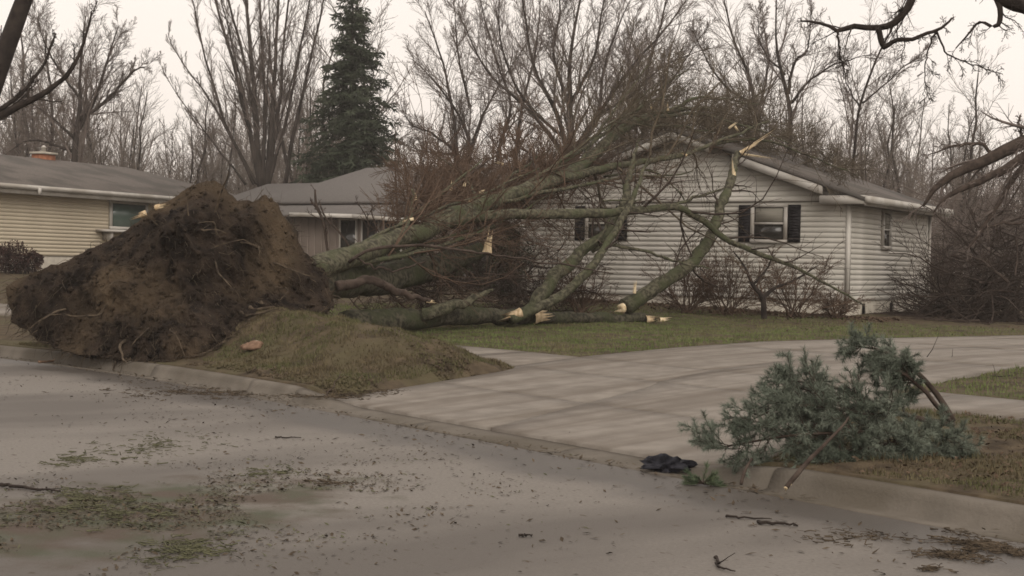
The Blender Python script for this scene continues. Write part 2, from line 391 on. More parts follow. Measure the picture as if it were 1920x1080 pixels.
# kerb with gutter pan, in cast lengths with open joints
m_kerb = mat('kerb_concrete', (.115, .101, .084), (.155, .136, .114), 3, .85, .4, 40, c3=(.10, .086, .068), s3=.8)
kerb = structure(empty('kerb', (*XY(0, 0), 0)))
def kh(a): return sm(2.3, 3.8, a) + sm(-2.2, -3.7, a)
prof = [(-.255, .004), (-.05, -.010), (-.01, .0), (.03, .085), (.05, .122), (.08, .138), (.20, .142), (.20, -.15), (-.255, -.15)]
def kerb_piece(a0, a1):
    n = 14; aa = np.linspace(a0, a1, n); V = []
    for a in aa:
        h_ = kh(a)
        for s, z in prof:
            zz = z if z <= .005 else z * h_ + (1 - h_) * (.004 + .05 * max(s, 0))
            x, y = XY(a, s); V.append((x, y, zz))
    m = len(prof); f4 = []
    for i in range(n - 1):
        for j in range(m):
            f4.append([i * m + j, i * m + (j + 1) % m, (i + 1) * m + (j + 1) % m, (i + 1) * m + j])
    fs = [np.array(f4), np.array([list(range(m))[::-1], [(n - 1) * m + j for j in range(m)]])]
    return part('kerb_stone', V, fs, m_kerb, kerb)
ed = [-14, -11, -8.2, -5.6, -3.45, -1.2, 1.0, 3.5, 4.6, 7.2, 9.8, 12.5, 15, 18, 21, 24]
for a, b in zip(ed[:-1], ed[1:]): kerb_piece(a + .006, b - .006)

# concrete slabs: driveway and sidewalks
m_drive = mat('driveway_concrete', (.170, .149, .127), (.230, .205, .177), 4, .62, .35, 60, stretch=(1, 1, 1))
def streaks(m):
    t = m.node_tree; N = t.nodes.new; K = t.links.new; b = t.nodes['Principled BSDF']
    old = b.inputs['Base Color'].links[0].from_socket
    tc = N('ShaderNodeTexCoord'); mp = N('ShaderNodeMapping'); mp.inputs['Rotation'].default_value = (0, 0, math.radians(-62))
    mp2 = N('ShaderNodeMapping'); mp2.inputs['Scale'].default_value = (2.2, .13, 1)
    mp.inputs['Rotation'].default_value = (0, 0, math.radians(48))
    K(tc.outputs['Object'], mp.inputs[0]); K(mp.outputs[0], mp2.inputs[0])
    n = N('ShaderNodeTexNoise'); n.inputs['Scale'].default_value = 1.5; n.inputs['Detail'].default_value = 11; n.inputs['Distortion'].default_value = .4; K(mp2.outputs[0], n.inputs['Vector'])
    r = N('ShaderNodeValToRGB'); r.color_ramp.elements[0].position = .45; r.color_ramp.elements[1].position = .75; K(n.outputs['Fac'], r.inputs[0])
    x = N('ShaderNodeMix'); x.data_type = 'RGBA'; x.inputs[7].default_value = (.115, .094, .074, 1); K(r.outputs[0], x.inputs[0]); K(old, x.inputs[6]); K(x.outputs[2], b.inputs['Base Color'])
streaks(m_drive)
def slab_grid(name, a_lo, a_hi, s0, s1, parent, m, na=8, ns=8, lift=.014, edge=.005):
    ss = np.linspace(s0 + edge, s1 - edge, ns); V = []
    for s in ss:
        lo, hi = a_lo(s) + edge, a_hi(s) - edge
        for a in np.linspace(lo, hi, na):
            x, y = XY(a, s); V.append((x, y, float(grade(np.float64(a), np.float64(s))) + lift))
    V = np.array(V); n0 = len(V); Vb = V.copy(); Vb[:, 2] -= .10
    ii = np.arange(n0).reshape(ns, na)
    top = np.stack([ii[:-1, :-1], ii[:-1, 1:], ii[1:, 1:], ii[1:, :-1]], -1).reshape(-1, 4)
    rim = np.concatenate([ii[0, :], ii[1:, -1], ii[-1, -2::-1], ii[-2:0:-1, 0]])
    side = np.array([[rim[i], rim[i] + n0, rim[(i + 1) % len(rim)] + n0, rim[(i + 1) % len(rim)]] for i in range(len(rim))])
    o = part(name, np.concatenate([V, Vb]), [top, side], m, parent)
    # make sure the top looks up
    if o.data.polygons[0].normal.z < 0: o.data.flip_normals()
    return o
drive = structure(empty('driveway', (*XY(1, 5), 0)))
rows = [.205, 1.9, 3.65, 4.9, 8.0, 11.2, 14.6, 18, 22, 27]
for j in range(len(rows) - 1):
    s0, s1 = rows[j], rows[j + 1]
    mid = lambda s: (dr_left(s) + dr_right(s)) / 2 + .1
    slab_grid('slab', dr_right, mid, s0, s1, drive, m_drive)
    slab_grid('slab', mid, dr_left, s0, s1, drive, m_drive)
walk = structure(empty('sidewalk', (*XY(-6, 4), 0)))
for a in np.arange(-12, -1.3, 1.5):
    a1 = min(a + 1.5, -1.2)
    slab_grid('slab', lambda s, a=a: a + 0 * s, lambda s, a1=a1: np.minimum(a1, dr_right(s)) if a1 > -2 else a1, 3.65, 4.9, walk, m_drive, 4, 4)
for a in np.arange(4.3, 20, 1.5):
    slab_grid('slab', (lambda s: dr_left(s)) if a < 4.4 else (lambda s, a=a: a), lambda s, a=a: a + 1.5, 3.65, 4.9, walk, m_drive, 4, 4)

# ------------------------------------------------------------------ houses
def window(root, fr, x0, x1, z0, z1, shutters=0, split=True, blind=True, y=.0, fw_=.09, gl=None):
    wn = empty('window'); wn.parent = root
    b = np.array(root.location)
    def pc(nm, V, m): 
        o = mk(nm, V - b, BOXF, m, wn); return o
    d0, d1 = y + .005, y + .085
    B = MB()
    for bb in (fr.box(x0 - fw_, x1 + fw_, d0, d1, z1, z1 + fw_), fr.box(x0 - fw_, x1 + fw_, d0, d1 + .02, z0 - fw_, z0), fr.box(x0 - fw_, x0, d0, d1, z0, z1), fr.box(x1, x1 + fw_, d0, d1, z0, z1)):
        B.add(bb, f4=BOXF)
    V, fs = B.out(); mk('frame', V - b, fs, m_trim, wn)
    if split:
        zm = z0 + (z1 - z0) * .5
        pc('sash_rail', fr.box(x0, x1, d0, d1 - .015, zm - .025, zm + .025), m_trim)
        pc('pane', fr.box(x0, x1, d0, y + .046, z0, zm - .025), gl or m_glass)
        pc('pane', fr.box(x0, x1, d0, y + .048, zm + .025, z1), gl or m_glass)
        if blind: pc('blind', fr.box(x0 + .03, x1 - .03, y + .049, y + .055, zm + .04, z1 - .02), m_blind)
    else:
        pc('pane', fr.box(x0, x1, d0, y + .046, z0, z1), gl or m_glass)
    for k, sx in ((0, x0 - fw_ - .33), (1, x1 + fw_ + .015)):
        if shutters:
            sh = part('shutter', fr.box(sx, sx + .31, y + .005, y + .065, z0 - .06, z1 + .06), BOXF, m_shutter, root)
            B = MB()
            for z in np.arange(z0, z1, .07): B.add(hexa([fr.p(sx + .04, y + .062, z), fr.p(sx + .27, y + .062, z), fr.p(sx + .27, y + .076, z), fr.p(sx + .04, y + .076, z)], [fr.p(sx + .04, y + .062, z + .05), fr.p(sx + .27, y + .062, z + .05), fr.p(sx + .27, y + .066, z + .05), fr.p(sx + .04, y + .066, z + .05)]), f4=BOXF)
            V, fs = B.out(); mk('louvre', V - b, fs, m_shutter, sh)
    return wn
def siding(wall, root, fr, x0, x1, z0, rows_, pitch, m, gable=None, proud=0.0):
    """lap boards, each its own object; gable = (xc, zr, slope): boards clipped under the rake"""
    b = np.array(root.location); shared = None; g = rng(int(abs(z0 * 100)) + rows_)
    for i in range(rows_):
        za, zb = z0 + i * pitch, z0 + (i + 1) * pitch + .012
        l0 = l1 = None
        if gable:
            xc, zr, slp = gable
            ha, hb = (zr - za) / slp, (zr - zb) / slp
            if hb < .15: break
            xa0, xa1, xb0, xb1 = max(x0, xc - ha), min(x1, xc + ha), max(x0, xc - hb), min(x1, xc + hb)
        else: xa0 = xb0 = x0; xa1 = xb1 = x1
        dz = g.normal() * .002
        V = hexa([fr.p(xa0, .001, za), fr.p(xa1, .001, za), fr.p(xa1, .025 + proud, za + dz), fr.p(xa0, .025 + proud, za)],
                 [fr.p(xb0, .001, zb), fr.p(xb1, .001, zb), fr.p(xb1, .004 + max(proud, 0), zb), fr.p(xb0, .004 + max(proud, 0), zb)])
        if gable is None and shared is not None:
            o = bpy.data.objects.new('siding_board', shared); COL.objects.link(o); o.parent = wall; o.location = (0, 0, i * pitch)
        else:
            o = mk('siding_board', V - b, BOXF, m, wall)
            if gable is None: shared = o.data

c32, s32 = .848, .530
Q = np.array([8.09, 34.28]); e1 = np.array([-c32, s32]); e2 = np.array([s32, c32]); n1 = -e2; n2 = -e1
GZ, FZ, EZ = .30, .86, 3.40
house = thing('damaged_house', 'grey lap-sided ranch house with black shutters crushed under the fallen tree', 'house', (*(Q + e1 * 4.6), GZ))
HB = np.array(house.location)
fF = Frame(Q, e1, n1); fS = Frame(Q, e2, n2)
W, D = 9.2, 6.6
def hbox(nm, fr, m, *a, parent=house): 
    o = mk(nm, fr.box(*a) - HB, BOXF, m, parent); return o
# foundation and solid wall cores
fo = hbox('foundation', fF, m_found, 0, W, -D, -.03, 0.0, FZ)
wallF = hbox('wall', fF, m_siding, 0, W, -D, 0, FZ, EZ)
wallF['label'] = 'front and side wall of grey siding'
siding(wallF, house, fF, .06, W, FZ - .02, 20, .127, m_siding)
wallS = hbox('corner_post', fF, m_siding, -.03, .07, -.08, .03, FZ - .02, EZ); 
siding(wallF, house, fS, .07, D - .08, FZ - .02, 20, .127, m_siding)
hbox('corner_post', fS, m_siding, D - .09, D + .03, -.08, .028, FZ - .02, EZ)
# gable: slightly proud upper wall
XC, ZR, SLP = 4.6, 4.98, .355
tri = [fF.p(0, .03, EZ - .14), fF.p(W, .03, EZ - .14), fF.p(W, .03, EZ), fF.p(XC, .03, ZR), fF.p(0, .03, EZ)]
trb = [fF.p(0, -.05, EZ - .14), fF.p(W, -.05, EZ - .14), fF.p(W, -.05, EZ), fF.p(XC, -.05, ZR), fF.p(0, -.05, EZ)]
gab = mk('gable_wall', np.array(tri + trb) - HB, [np.array([[0, 1, 2, 3, 4], [9, 8, 7, 6, 5]]), np.array([[0, 5, 6, 1], [1, 6, 7, 2], [2, 7, 8, 3], [3, 8, 9, 4], [4, 9, 5, 0]])], m_siding, house)
fG = Frame(Q + n1 * .03, e1, n1)
siding(gab, house, fG, .0, W, EZ - .15, 16, .127, m_siding, gable=(XC, ZR + .02, SLP), proud=.012)
hbox('gable_shadow_line', fF, m_trim_dark, 0, W, .03, .045, EZ - .175, EZ - .145)  # dark strip painted as the shadow line under the proud gable wall
# roof: two slopes, slab with thickness, left slope stove in
def roof_slab(nm, fr, x_r, z_r, x_e, z_e, y0, y1, th, m, parent):
    V = hexa([fr.p(x_r, y0, z_r - th), fr.p(x_e, y0, z_e - th), fr.p(x_e, y1, z_e - th), fr.p(x_r, y1, z_r - th)],
             [fr.p(x_r, y0, z_r), fr.p(x_e, y0, z_e), fr.p(x_e, y1, z_e), fr.p(x_r, y1, z_r)])
    return mk(nm, V - HB, BOXF, m, parent)
RT = 5.13; ov = .5
ze = RT - SLP * (XC + ov)
roof = roof_slab('roof', fF, XC, RT, -ov, ze, .42, -D - .4, .10, m_roof, house)
roof_slab('roof', fF, XC, RT, W + ov, ze - .12, .42, -D - .4, .10, m_roof, house)
# rake boards and soffits
def rake(x0, x1, zt0, zt1, h_):
    V = hexa([fF.p(x0, .34, zt0 - h_), fF.p(x1, .34, zt1 - h_), fF.p(x1, .415, zt1 - h_), fF.p(x0, .415, zt0 - h_)],
             [fF.p(x0, .34, zt0 - .10), fF.p(x1, .34, zt1 - .10), fF.p(x1, .415, zt1 - .10), fF.p(x0, .415, zt0 - .10)])
    mk('rake_board', V - HB, BOXF, m_trim, house)
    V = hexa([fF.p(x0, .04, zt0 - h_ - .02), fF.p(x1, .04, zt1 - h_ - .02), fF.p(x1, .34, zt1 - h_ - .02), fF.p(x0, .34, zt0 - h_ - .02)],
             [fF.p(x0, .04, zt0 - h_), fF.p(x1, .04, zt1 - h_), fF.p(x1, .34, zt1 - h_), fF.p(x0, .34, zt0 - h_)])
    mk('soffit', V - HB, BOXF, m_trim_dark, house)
def zr_(x): return RT - SLP * abs(x - XC)
rake(XC, 3.55, zr_(XC), zr_(3.55), .28); rake(2.9, .55, zr_(2.9), zr_(.55), .31); rake(XC, 6.4, zr_(XC), zr_(6.4), .30)
hbox('cornice_return', fF, m_trim, -ov + .02, .62, .0, .40, ze - .16, ze + .04)
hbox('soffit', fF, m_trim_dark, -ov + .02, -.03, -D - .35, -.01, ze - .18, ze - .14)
# gutter (trough) along the right eave and its downspout
B = MB(); 
xg = ov
for bb in (fS.box(-.38, D + .38, xg, xg + .12, ze - .14, ze - .125), fS.box(-.38, D + .38, xg + .105, xg + .13, ze - .126, ze + .02), fS.box(-.38, D + .38, xg - .02, xg - .001, ze - .2, ze + .0), fS.box(-.40, -.381, xg - .01, xg + .13, ze - .13, ze + .02)): B.add(bb, f4=BOXF)
V, fs = B.out(); mk('gutter', V - HB, fs, m_trim, house)
hbox('downspout', fS, m_trim, D + .04, D + .12, .02, .09, .4, ze - .15); 
for z in (1.2, 2.4): hbox('downspout_strap', fS, m_trim, D + .035, D + .125, .0, .1, z, z + .03)
# windows
window(house, fF, 1.28 + .36, 1.28 + 1.14, 2.30, 3.10, 1); 
window(house, fF, 6.42, 7.14, 2.30, 3.10, 1)
window(house, fS, 2.52, 3.02, 2.22, 3.06, 0)
for x in (1.05, 3.3):
    v = hbox('foundation_vent', fS, m_hole, x, x + .28, -.03, .004, .50, .76)
    for xx in (x - .03, x + .28): mk('vent_frame', fS.box(xx, xx + .03, -.03, .02, .47, .79) - HB, BOXF, m_found, v)
# main body behind: long low wing to the left
b_ = 3.0; WX0, WX1 = 9.2, 21.2
fWg = Frame(Q + e2 * b_, e1, n1); EW = 3.02
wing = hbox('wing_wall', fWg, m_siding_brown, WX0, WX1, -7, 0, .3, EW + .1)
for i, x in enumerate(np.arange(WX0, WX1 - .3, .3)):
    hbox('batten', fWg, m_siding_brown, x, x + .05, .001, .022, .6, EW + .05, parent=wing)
def hip(nm, x0, x1, zr, y_e, y_r, z_e, hipl, hipr, m):
    P_ = [fWg.p(x0, y_e, z_e), fWg.p(x1, y_e, z_e), fWg.p(x1, 2 * y_r - y_e, z_e), fWg.p(x0, 2 * y_r - y_e, z_e), fWg.p(x0 + hipr, y_r, zr), fWg.p(x1 - hipl, y_r, zr)]
    lo = [p - np.array([0, 0, .09]) for p in P_[:4]]
    V = np.array(P_ + lo)
    f4 = np.array([[0, 1, 5, 4], [2, 3, 4, 5], [0, 6, 7, 1], [1, 7, 8, 2], [2, 8, 9, 3], [3, 9, 6, 0], [6, 9, 8, 7]])
    f3 = np.array([[1, 2, 5], [3, 0, 4]])
    return mk(nm, V - HB, [f4, f3], m, house)
hip('wing_roof', WX0 - 1.6, WX1 + 3.6, 4.42, .55, -4.0, EW + .06, .0, .0, m_roof_far)
hip('upper_roof', 8.4, 22.2, 4.98, -.6, -4.6, 3.56, 1.6, 0, m_roof_far)
# sagging gutter torn from the wing eave
gl = [fWg.p(19.6, .62, EW - .02), fWg.p(17.0, .62, EW - .08), fWg.p(14.0, .66, EW - .26), fWg.p(11.6, .7, EW - .46)]
B = MB()
for a_, c_ in zip(gl[:-1], gl[1:]):
    o3 = np.array([*n1, 0]) * .13; zz = np.array([0, 0, .13])
    B.add(hexa([a_, c_, c_ + o3, a_ + o3], [a_ + zz, c_ + zz, c_ + o3 + zz, a_ + o3 + zz]), f4=BOXF)
V, fs = B.out(); gt = mk('torn_gutter', V - HB, fs, m_trim, house); gt['label'] = 'pale gutter torn loose and sagging along the low wing'
hbox('fascia_gap_shade', fWg, m_hole, 9.3, WX1, .04, .40, EW - .02, EW + .0)  # near-black slab painted as the shade in the gap above the gutter
for x in (18.1, 17.2, 16.3, 15.4):
    window(house, fWg, x - .72, x - .1, 1.5, EW - .12, 0, split=False, y=.0, fw_=.05)
# broken entry: dark recess, brick return, leaning roof piece, porch post
hbox('entry_wall', fWg, m_brickw, 9.6, 12.6, .02, 1.1, .2, 2.2)
for j in range(10):
    for i in range(7):
        hbox('brick', fWg, m_brickw, 9.62 + i * .42 + (j % 2) * .0, 9.62 + i * .42 + .40, 1.1, 1.118, .3 + j * .19, .3 + j * .19 + .175, parent=None if False else bpy.data.objects['entry_wall'])
hbox('porch_post', fF, m_trim_dark, 8.78, 8.93, .45, .60, .3, 2.9)
V = hexa([fF.p(9.3, -2.6, 3.5), fF.p(12.8, -2.4, 2.9), fF.p(12.6, .6, 2.2), fF.p(9.3, .7, 2.9)], [fF.p(9.3, -2.6, 3.66), fF.p(12.8, -2.4, 3.05), fF.p(12.6, .6, 2.35), fF.p(9.3, .7, 3.05)])
cr = mk('caved_roof', V - HB, BOXF, m_roof_dark, house); cr['label'] = 'dark caved-in porch roof'

def board(name, p0, p1, wid, th, m, label, cat, group=None, parent=None, seed=0):
    p0, p1 = np.array(p0), np.array(p1); d = nrm(p1 - p0); s = nrm(np.cross(d, [0, 1, .2])); n = np.cross(d, s)
    g = rng(seed); k = 5; V = []
    for i in range(k):
        c = p0 + (p1 - p0) * i / (k - 1) + n * .01 * g.normal(); ww = wid * (1 if 0 < i < k - 1 else .8)
        jit_ = d * g.normal() * .06 if i in (0, k - 1) else 0
        V += [c - s * ww / 2 - n * th / 2 + jit_, c + s * ww / 2 - n * th / 2, c + s * ww / 2 + n * th / 2, c - s * ww / 2 + n * th / 2 + jit_]
    f = [[i * 4 + j, i * 4 + (j + 1) % 4, i * 4 + 4 + (j + 1) % 4, i * 4 + 4 + j] for i in range(k - 1) for j in range(4)] + [[3, 2, 1, 0], [k * 4 - 4, k * 4 - 3, k * 4 - 2, k * 4 - 1]]
    base = (p0 + p1) / 2 if parent is None else np.array(parent.location)
    o = mk(name, np.array(V) - base, np.array(f), m, parent)
    if parent is None: o.location = base; tag(o, label, cat, group)
    return o
board('fascia_board', at(950, 404, 33.2), at(1003, 452, 33.0), .20, .03, m_trim, 'wide white fascia board hanging from the broken porch eave', 'board', 'torn fascia boards', seed=1)
board('fascia_board', at(1008, 440, 32.9), at(1046, 492, 32.7), .13, .03, m_trim, 'narrow white fascia board dangling lower against the siding', 'board', 'torn fascia boards', seed=2)
board('fascia_board', at(1003, 396, 33.4), at(1030, 428, 33.3), .10, .025, m_trim, 'short pale trim board just below the long limb', 'board', 'torn fascia boards', seed=3)

# tan neighbour house on the left
dl = np.array([.447, .894]); nl = np.array([.894, -.447])
OL = np.array([-15.1, 42.0]); fL = Frame(OL, dl, nl)
lh = thing('tan_house', 'tan lap-sided house with grey hipped roof and brick chimney at the left edge', 'house', (*(OL + dl * 3), 1.1))
LB = np.array(lh.location)
def lbox(nm, m, *a, parent=None): return mk(nm, fL.box(*a) - LB, BOXF, m, parent or lh)
lbox('foundation', m_found, -8, 12.4, -7.5, -.02, .6, 1.57)
lw = lbox('wall', m_siding_tan, -8, 12.4, -7.5, 0, 1.57, 3.50)
siding(lw, lh, fL, -8, 12.4, 1.55, 17, .115, m_siding_tan, proud=-.014)
lbox('corner_post', m_trim, -.45, -.30, .0, .03, 1.2, 3.5)
P_ = [fL.p(-9, .55, 3.62), fL.p(13, .55, 3.62), fL.p(13, -8.1, 3.62), fL.p(-9, -8.1, 3.62), fL.p(-6, -3.8, 4.86), fL.p(9.6, -3.8, 4.86)]
lo_ = [p - np.array([0, 0, .1]) for p in P_[:4]]
mk('roof', np.array(P_ + lo_) - LB, [np.array([[0, 1, 5, 4], [2, 3, 4, 5], [0, 6, 7, 1], [1, 7, 8, 2], [2, 8, 9, 3], [3, 9, 6, 0], [6, 9, 8, 7]]), np.array([[1, 2, 5], [3, 0, 4]])], m_roof, lh)
B = MB()
for bb in (fL.box(-9, 13, .551, .66, 3.50, 3.515), fL.box(-9, 13, .645, .67, 3.514, 3.63), fL.box(-9, 13, .53, .549, 3.36, 3.62)): B.add(bb, f4=BOXF)
V, fs = B.out(); mk('gutter', V - LB, fs, m_trim, lh)
lbox('gutter_bracket', m_trim, .75, .85, .67, .72, 3.36, 3.56)
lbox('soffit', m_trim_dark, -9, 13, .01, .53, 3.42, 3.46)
window(lh, fL, 4.6, 6.2, 2.55, 3.30, 0, split=False, fw_=.10, gl=m_glass_g)
lbox('awning_ledge', m_trim, 3.9, 6.6, .02, .5, 2.36, 2.43)
lbox('ledge_bracket', m_trim, 4.2, 4.3, .02, .4, 2.1, 2.36)
ch = lbox('chimney', m_brick, 5.3, 5.9, -4.2, -3.7, 4.4, 5.02)
lbox('chimney_cap', m_found, 5.24, 5.96, -4.26, -3.64, 5.02, 5.09, parent=ch)
V, q, t = tubes(np.array([[fL.p(5.6, -3.95, 5.09), fL.p(5.6, -3.95, 5.25), fL.p(5.6, -3.95, 5.251), fL.p(5.6, -3.95, 5.33)]]) - LB, np.array([[.07, .07, .11, .03]]), 10, True); mk('flue', V, [q, t], m_trim, ch)
# ------------------------------------------------------------------ trees
def tube_part(name, PR, sides, m, root, cap=False, smooth=True):
    B = MB()
    for P, R in PR:
        V, q, t = tubes(P, R, sides, cap); B.add(V, t if len(t) else None, q)
    V, fs = B.out(); return part(name, V, fs, m, root, smooth)
def levels(P, R, spec, g):
    """spec: list of dicts for grow, returns list of (P,R) per level"""
    out = []
    for kw in spec:
        P, R = grow(P, R, g=g, **kw); out.append((P, R))
    return out
def stack(PRs, k):
    Ps, Rs = [], []
    for P, R in PRs:
        Ps.append(P); Rs.append(R)
    return np.concatenate(Ps), np.concatenate(Rs)
def traced_tree(name, label, base, stems, spec, seed, mt=m_bark_far, mc=m_twig_far, group=None, sides=7, k=20, wob=.05, cat='tree', sname='trunk', crown='crown'):
    g = rng(seed); root = thing(name, label, cat, base, group)
    PRs = [limb(s, k, wob, seed + i) for i, s in enumerate(stems)]
    for i, pr in enumerate(PRs):
        tube_part(sname if i == 0 else 'limb', [pr], sides, mt, root, cap=True)
    if spec:
        P, R = stack(PRs, k); lv = levels(P, R, spec, g)
        B = MB()
        for i, (p, r) in enumerate(lv):
            V, q, t = tubes(p, r, 4 if i == 0 else 3); B.add(V, None, q)
        V, fs = B.out(); c = part(crown, V, fs, mc, root); stuff(c)
    return root
def st(d, r0_, r1, *pts):
    r0_ *= .72; r1 *= .45
    n = len(pts); return [(x, y, d, r0_ + (r1 - r0_) * i / (n - 1)) for i, (x, y) in enumerate(pts)]
def gbase(px, d):
    p = at(px, 540, d); return (p[0], p[1], float(zt(p[0], p[1], False)))

SP = [dict(n=16, t0=.15, ang=.55, ratio=.34, upw=.12, jit=.10, k=7, rr=.42, rtip=.007),
      dict(n=8, t0=.15, ang=.6, ratio=.42, upw=.05, jit=.15, k=5, rr=.5, rtip=.0055),
      dict(n=5, t0=.15, ang=.6, ratio=.55, upw=.02, jit=.18, k=2, rr=.6, rtip=.0042)]
def sp(n0, n1, n2, r0_=.34, **kw):
    s = [dict(x) for x in SP]; s[0]['n'], s[1]['n'], s[2]['n'] = n0, n1, n2; s[0]['ratio'] = r0_
    for x in s: x.update(kw)
    return s
# multi-stemmed fan tree
d = 62
b = (488, 350)
fan = [st(d, .17, .05, b, (468, 250), (440, 130), (405, 0), (385, -110)), st(d, .14, .05, b, (474, 200), (452, 90), (428, -10), (415, -110)),
       st(d, .18, .05, b, (478, 190), (466, 60), (455, -60), (450, -140)), st(d, .15, .05, (492, 350), (496, 200), (490, 60), (482, -120)),
       st(d, .22, .06, (500, 350), (510, 220), (518, 90), (524, -120)), st(d, .14, .05, (503, 350), (524, 190), (535, 60), (555, -110)),
       st(d, .13, .04, (503, 350), (540, 210), (562, 100), (592, -60)), st(d, .15, .04, (535, 350), (548, 260), (575, 140), (600, 30), (620, -80)),
       st(d, .11, .03, (480, 345), (430, 250), (398, 150), (368, 30), (350, -70)), st(d, .08, .02, (460, 345), (410, 280), (360, 215), (305, 130)),
       st(d, .09, .02, (475, 345), (425, 240), (388, 180), (330, 100), (315, 60)), st(d, .09, .03, (495, 300), (500, 180), (505, 60), (500, -90)),
       st(d, .08, .03, (505, 300), (545, 160), (575, 40), (590, -60)), st(d, .09, .03, (482, 300), (456, 170), (430, 60), (400, -60))]
traced_tree('multi_stem_tree', 'tall leafless tree fanning into many upright stems left of the dark spruce', gbase(488, d), fan,
            sp(20, 9, 6, .20, upw=.12, ang=.42), 11)
# left background trees
d = 55
traced_tree('bare_tree', 'leafless spreading tree rising behind the brick chimney of the tan house', gbase(140, d),
            [st(d, .22, .05, (138, 400), (140, 280), (148, 220), (152, 140), (160, 30)), st(d, .13, .03, (143, 250), (178, 185), (205, 100), (222, 50)),
             st(d, .12, .03, (150, 225), (205, 180), (250, 135), (275, 125)), st(d, .09, .02, (140, 260), (90, 215), (60, 190), (30, 130)),
             st(d, .09, .02, (140, 285), (90, 268), (50, 265), (10, 290)), st(d, .08, .02, (148, 180), (110, 130), (80, 70), (70, 20))],
            sp(18, 11, 8, .42, upw=.03), 12)
d = 26
traced_tree('leaning_tree', 'dark leaning trunk cut off by the upper left corner', gbase(-130, d),
            [[(-190, 640, d, .24), (-120, 400, d, .22), (-40, 230, d, .2), (10, 90, d, .17), (52, -20, d, .15), (90, -140, d, .12)],
             [(-90, 320, d, .1), (-20, 225, d, .085), (60, 182, d, .06), (115, 150, d, .045), (150, 100, d, .03), (170, 20, d, .015)],
             [(-30, 222, d, .05), (30, 185, d, .04), (75, 130, d, .03), (100, 60, d, .015)]],
            sp(12, 6, 4, .16, upw=.05), 13, mt=m_bark_dark, mc=m_bark_far)
# maples behind the house
d = 52
traced_tree('bare_tree', 'big leafless tree with a tall straight centre limb behind the gable roof', gbase(1070, d),
            [st(d, .26, .05, (1072, 400), (1070, 280), (1068, 190), (1072, 90), (1095, -40)), st(d, .15, .04, (1064, 290), (1042, 210), (1003, 130), (985, 40), (970, -60)),
             st(d, .13, .03, (1058, 290), (1010, 225), (955, 175), (905, 120), (860, 20)), st(d, .14, .03, (1078, 280), (1120, 210), (1135, 120), (1180, 0)),
             st(d, .10, .03, (1072, 190), (1112, 110), (1128, 20), (1140, -60)), st(d, .12, .03, (1085, 285), (1150, 170), (1235, 70), (1300, -20)),
             st(d, .09, .02, (1120, 215), (1180, 180), (1250, 120), (1330, 90)), st(d, .10, .03, (1068, 200), (1040, 110), (1050, 20), (1040, -60)),
             st(d, .1, .03, (1060, 260), (985, 190), (940, 90), (935, -30))],
            sp(20, 11, 7, .36, upw=.08), 14)
d = 58
traced_tree('bare_tree', 'leafless multi-trunk tree between the spruce and the big centre tree', gbase(880, d),
            [st(d, .16, .04, (852, 400), (855, 280), (850, 215), (830, 120), (795, 20)), st(d, .15, .03, (885, 400), (880, 290), (868, 230), (825, 165), (775, 110)),
             st(d, .15, .03, (925, 400), (935, 280), (958, 200), (930, 110), (895, -20)), st(d, .14, .04, (965, 400), (968, 280), (978, 200), (1003, 100), (1015, -30)),
             st(d, .1, .02, (880, 285), (905, 215), (950, 140), (1000, 60)), st(d, .09, .02, (855, 285), (810, 250), (775, 235), (750, 190)),
             st(d, .09, .02, (880, 200), (860, 100), (850, 0)), st(d, .09, .02, (852, 290), (800, 285), (760, 270))],
            sp(20, 11, 7, .36, upw=.06), 15)
d = 49
traced_tree('bare_tree', 'dark slender leafless tree forking above the right roof slope', gbase(1478, d),
            [st(d, .16, .03, (1480, 420), (1480, 280), (1478, 190), (1462, 120), (1455, 60), (1458, -60)), st(d, .09, .02, (1480, 175), (1488, 120), (1515, 90), (1520, 20)),
             st(d, .08, .015, (1484, 195), (1520, 148), (1580, 116), (1640, 100)), st(d, .06, .015, (1470, 140), (1430, 90), (1420, 20))],
            sp(17, 10, 6, .34, upw=.05), 16, mt=m_bark_dark)
d = 51
traced_tree('bare_tree', 'thin leafless tree leaning right above the right eave of the grey house', gbase(1596, d),
            [st(d, .10, .03, (1595, 430), (1600, 300), (1612, 200), (1645, 110), (1685, 30), (1720, -50)), st(d, .05, .012, (1616, 195), (1690, 130), (1745, 85)), st(d, .05, .012, (1612, 205), (1590, 160), (1580, 120))],
            sp(17, 10, 6, .34, upw=.04), 17, mt=m_bark_dark)
d = 56
for i, (nm, ss) in enumerate([('leafless tree with two crossing limbs just right of the gable peak', [st(d, .15, .04, (1425, 420), (1420, 250), (1405, 150), (1370, 60), (1350, -40)), st(d, .1, .03, (1415, 200), (1350, 150), (1300, 60)), st(d, .09, .02, (1418, 220), (1440, 120), (1430, 20))]),
                              ('leafless tree rising left of the gable peak behind the leaning limbs', [st(d, .14, .04, (1200, 420), (1205, 250), (1215, 140), (1240, 40), (1260, -50)), st(d, .09, .02, (1206, 230), (1260, 150), (1320, 60)), st(d, .08, .02, (1206, 220), (1180, 130), (1190, 30))])]):
    traced_tree('bare_tree', nm, gbase(ss[0][0][0], d), ss, sp(20, 11, 6, .38, upw=.05), 18 + i)

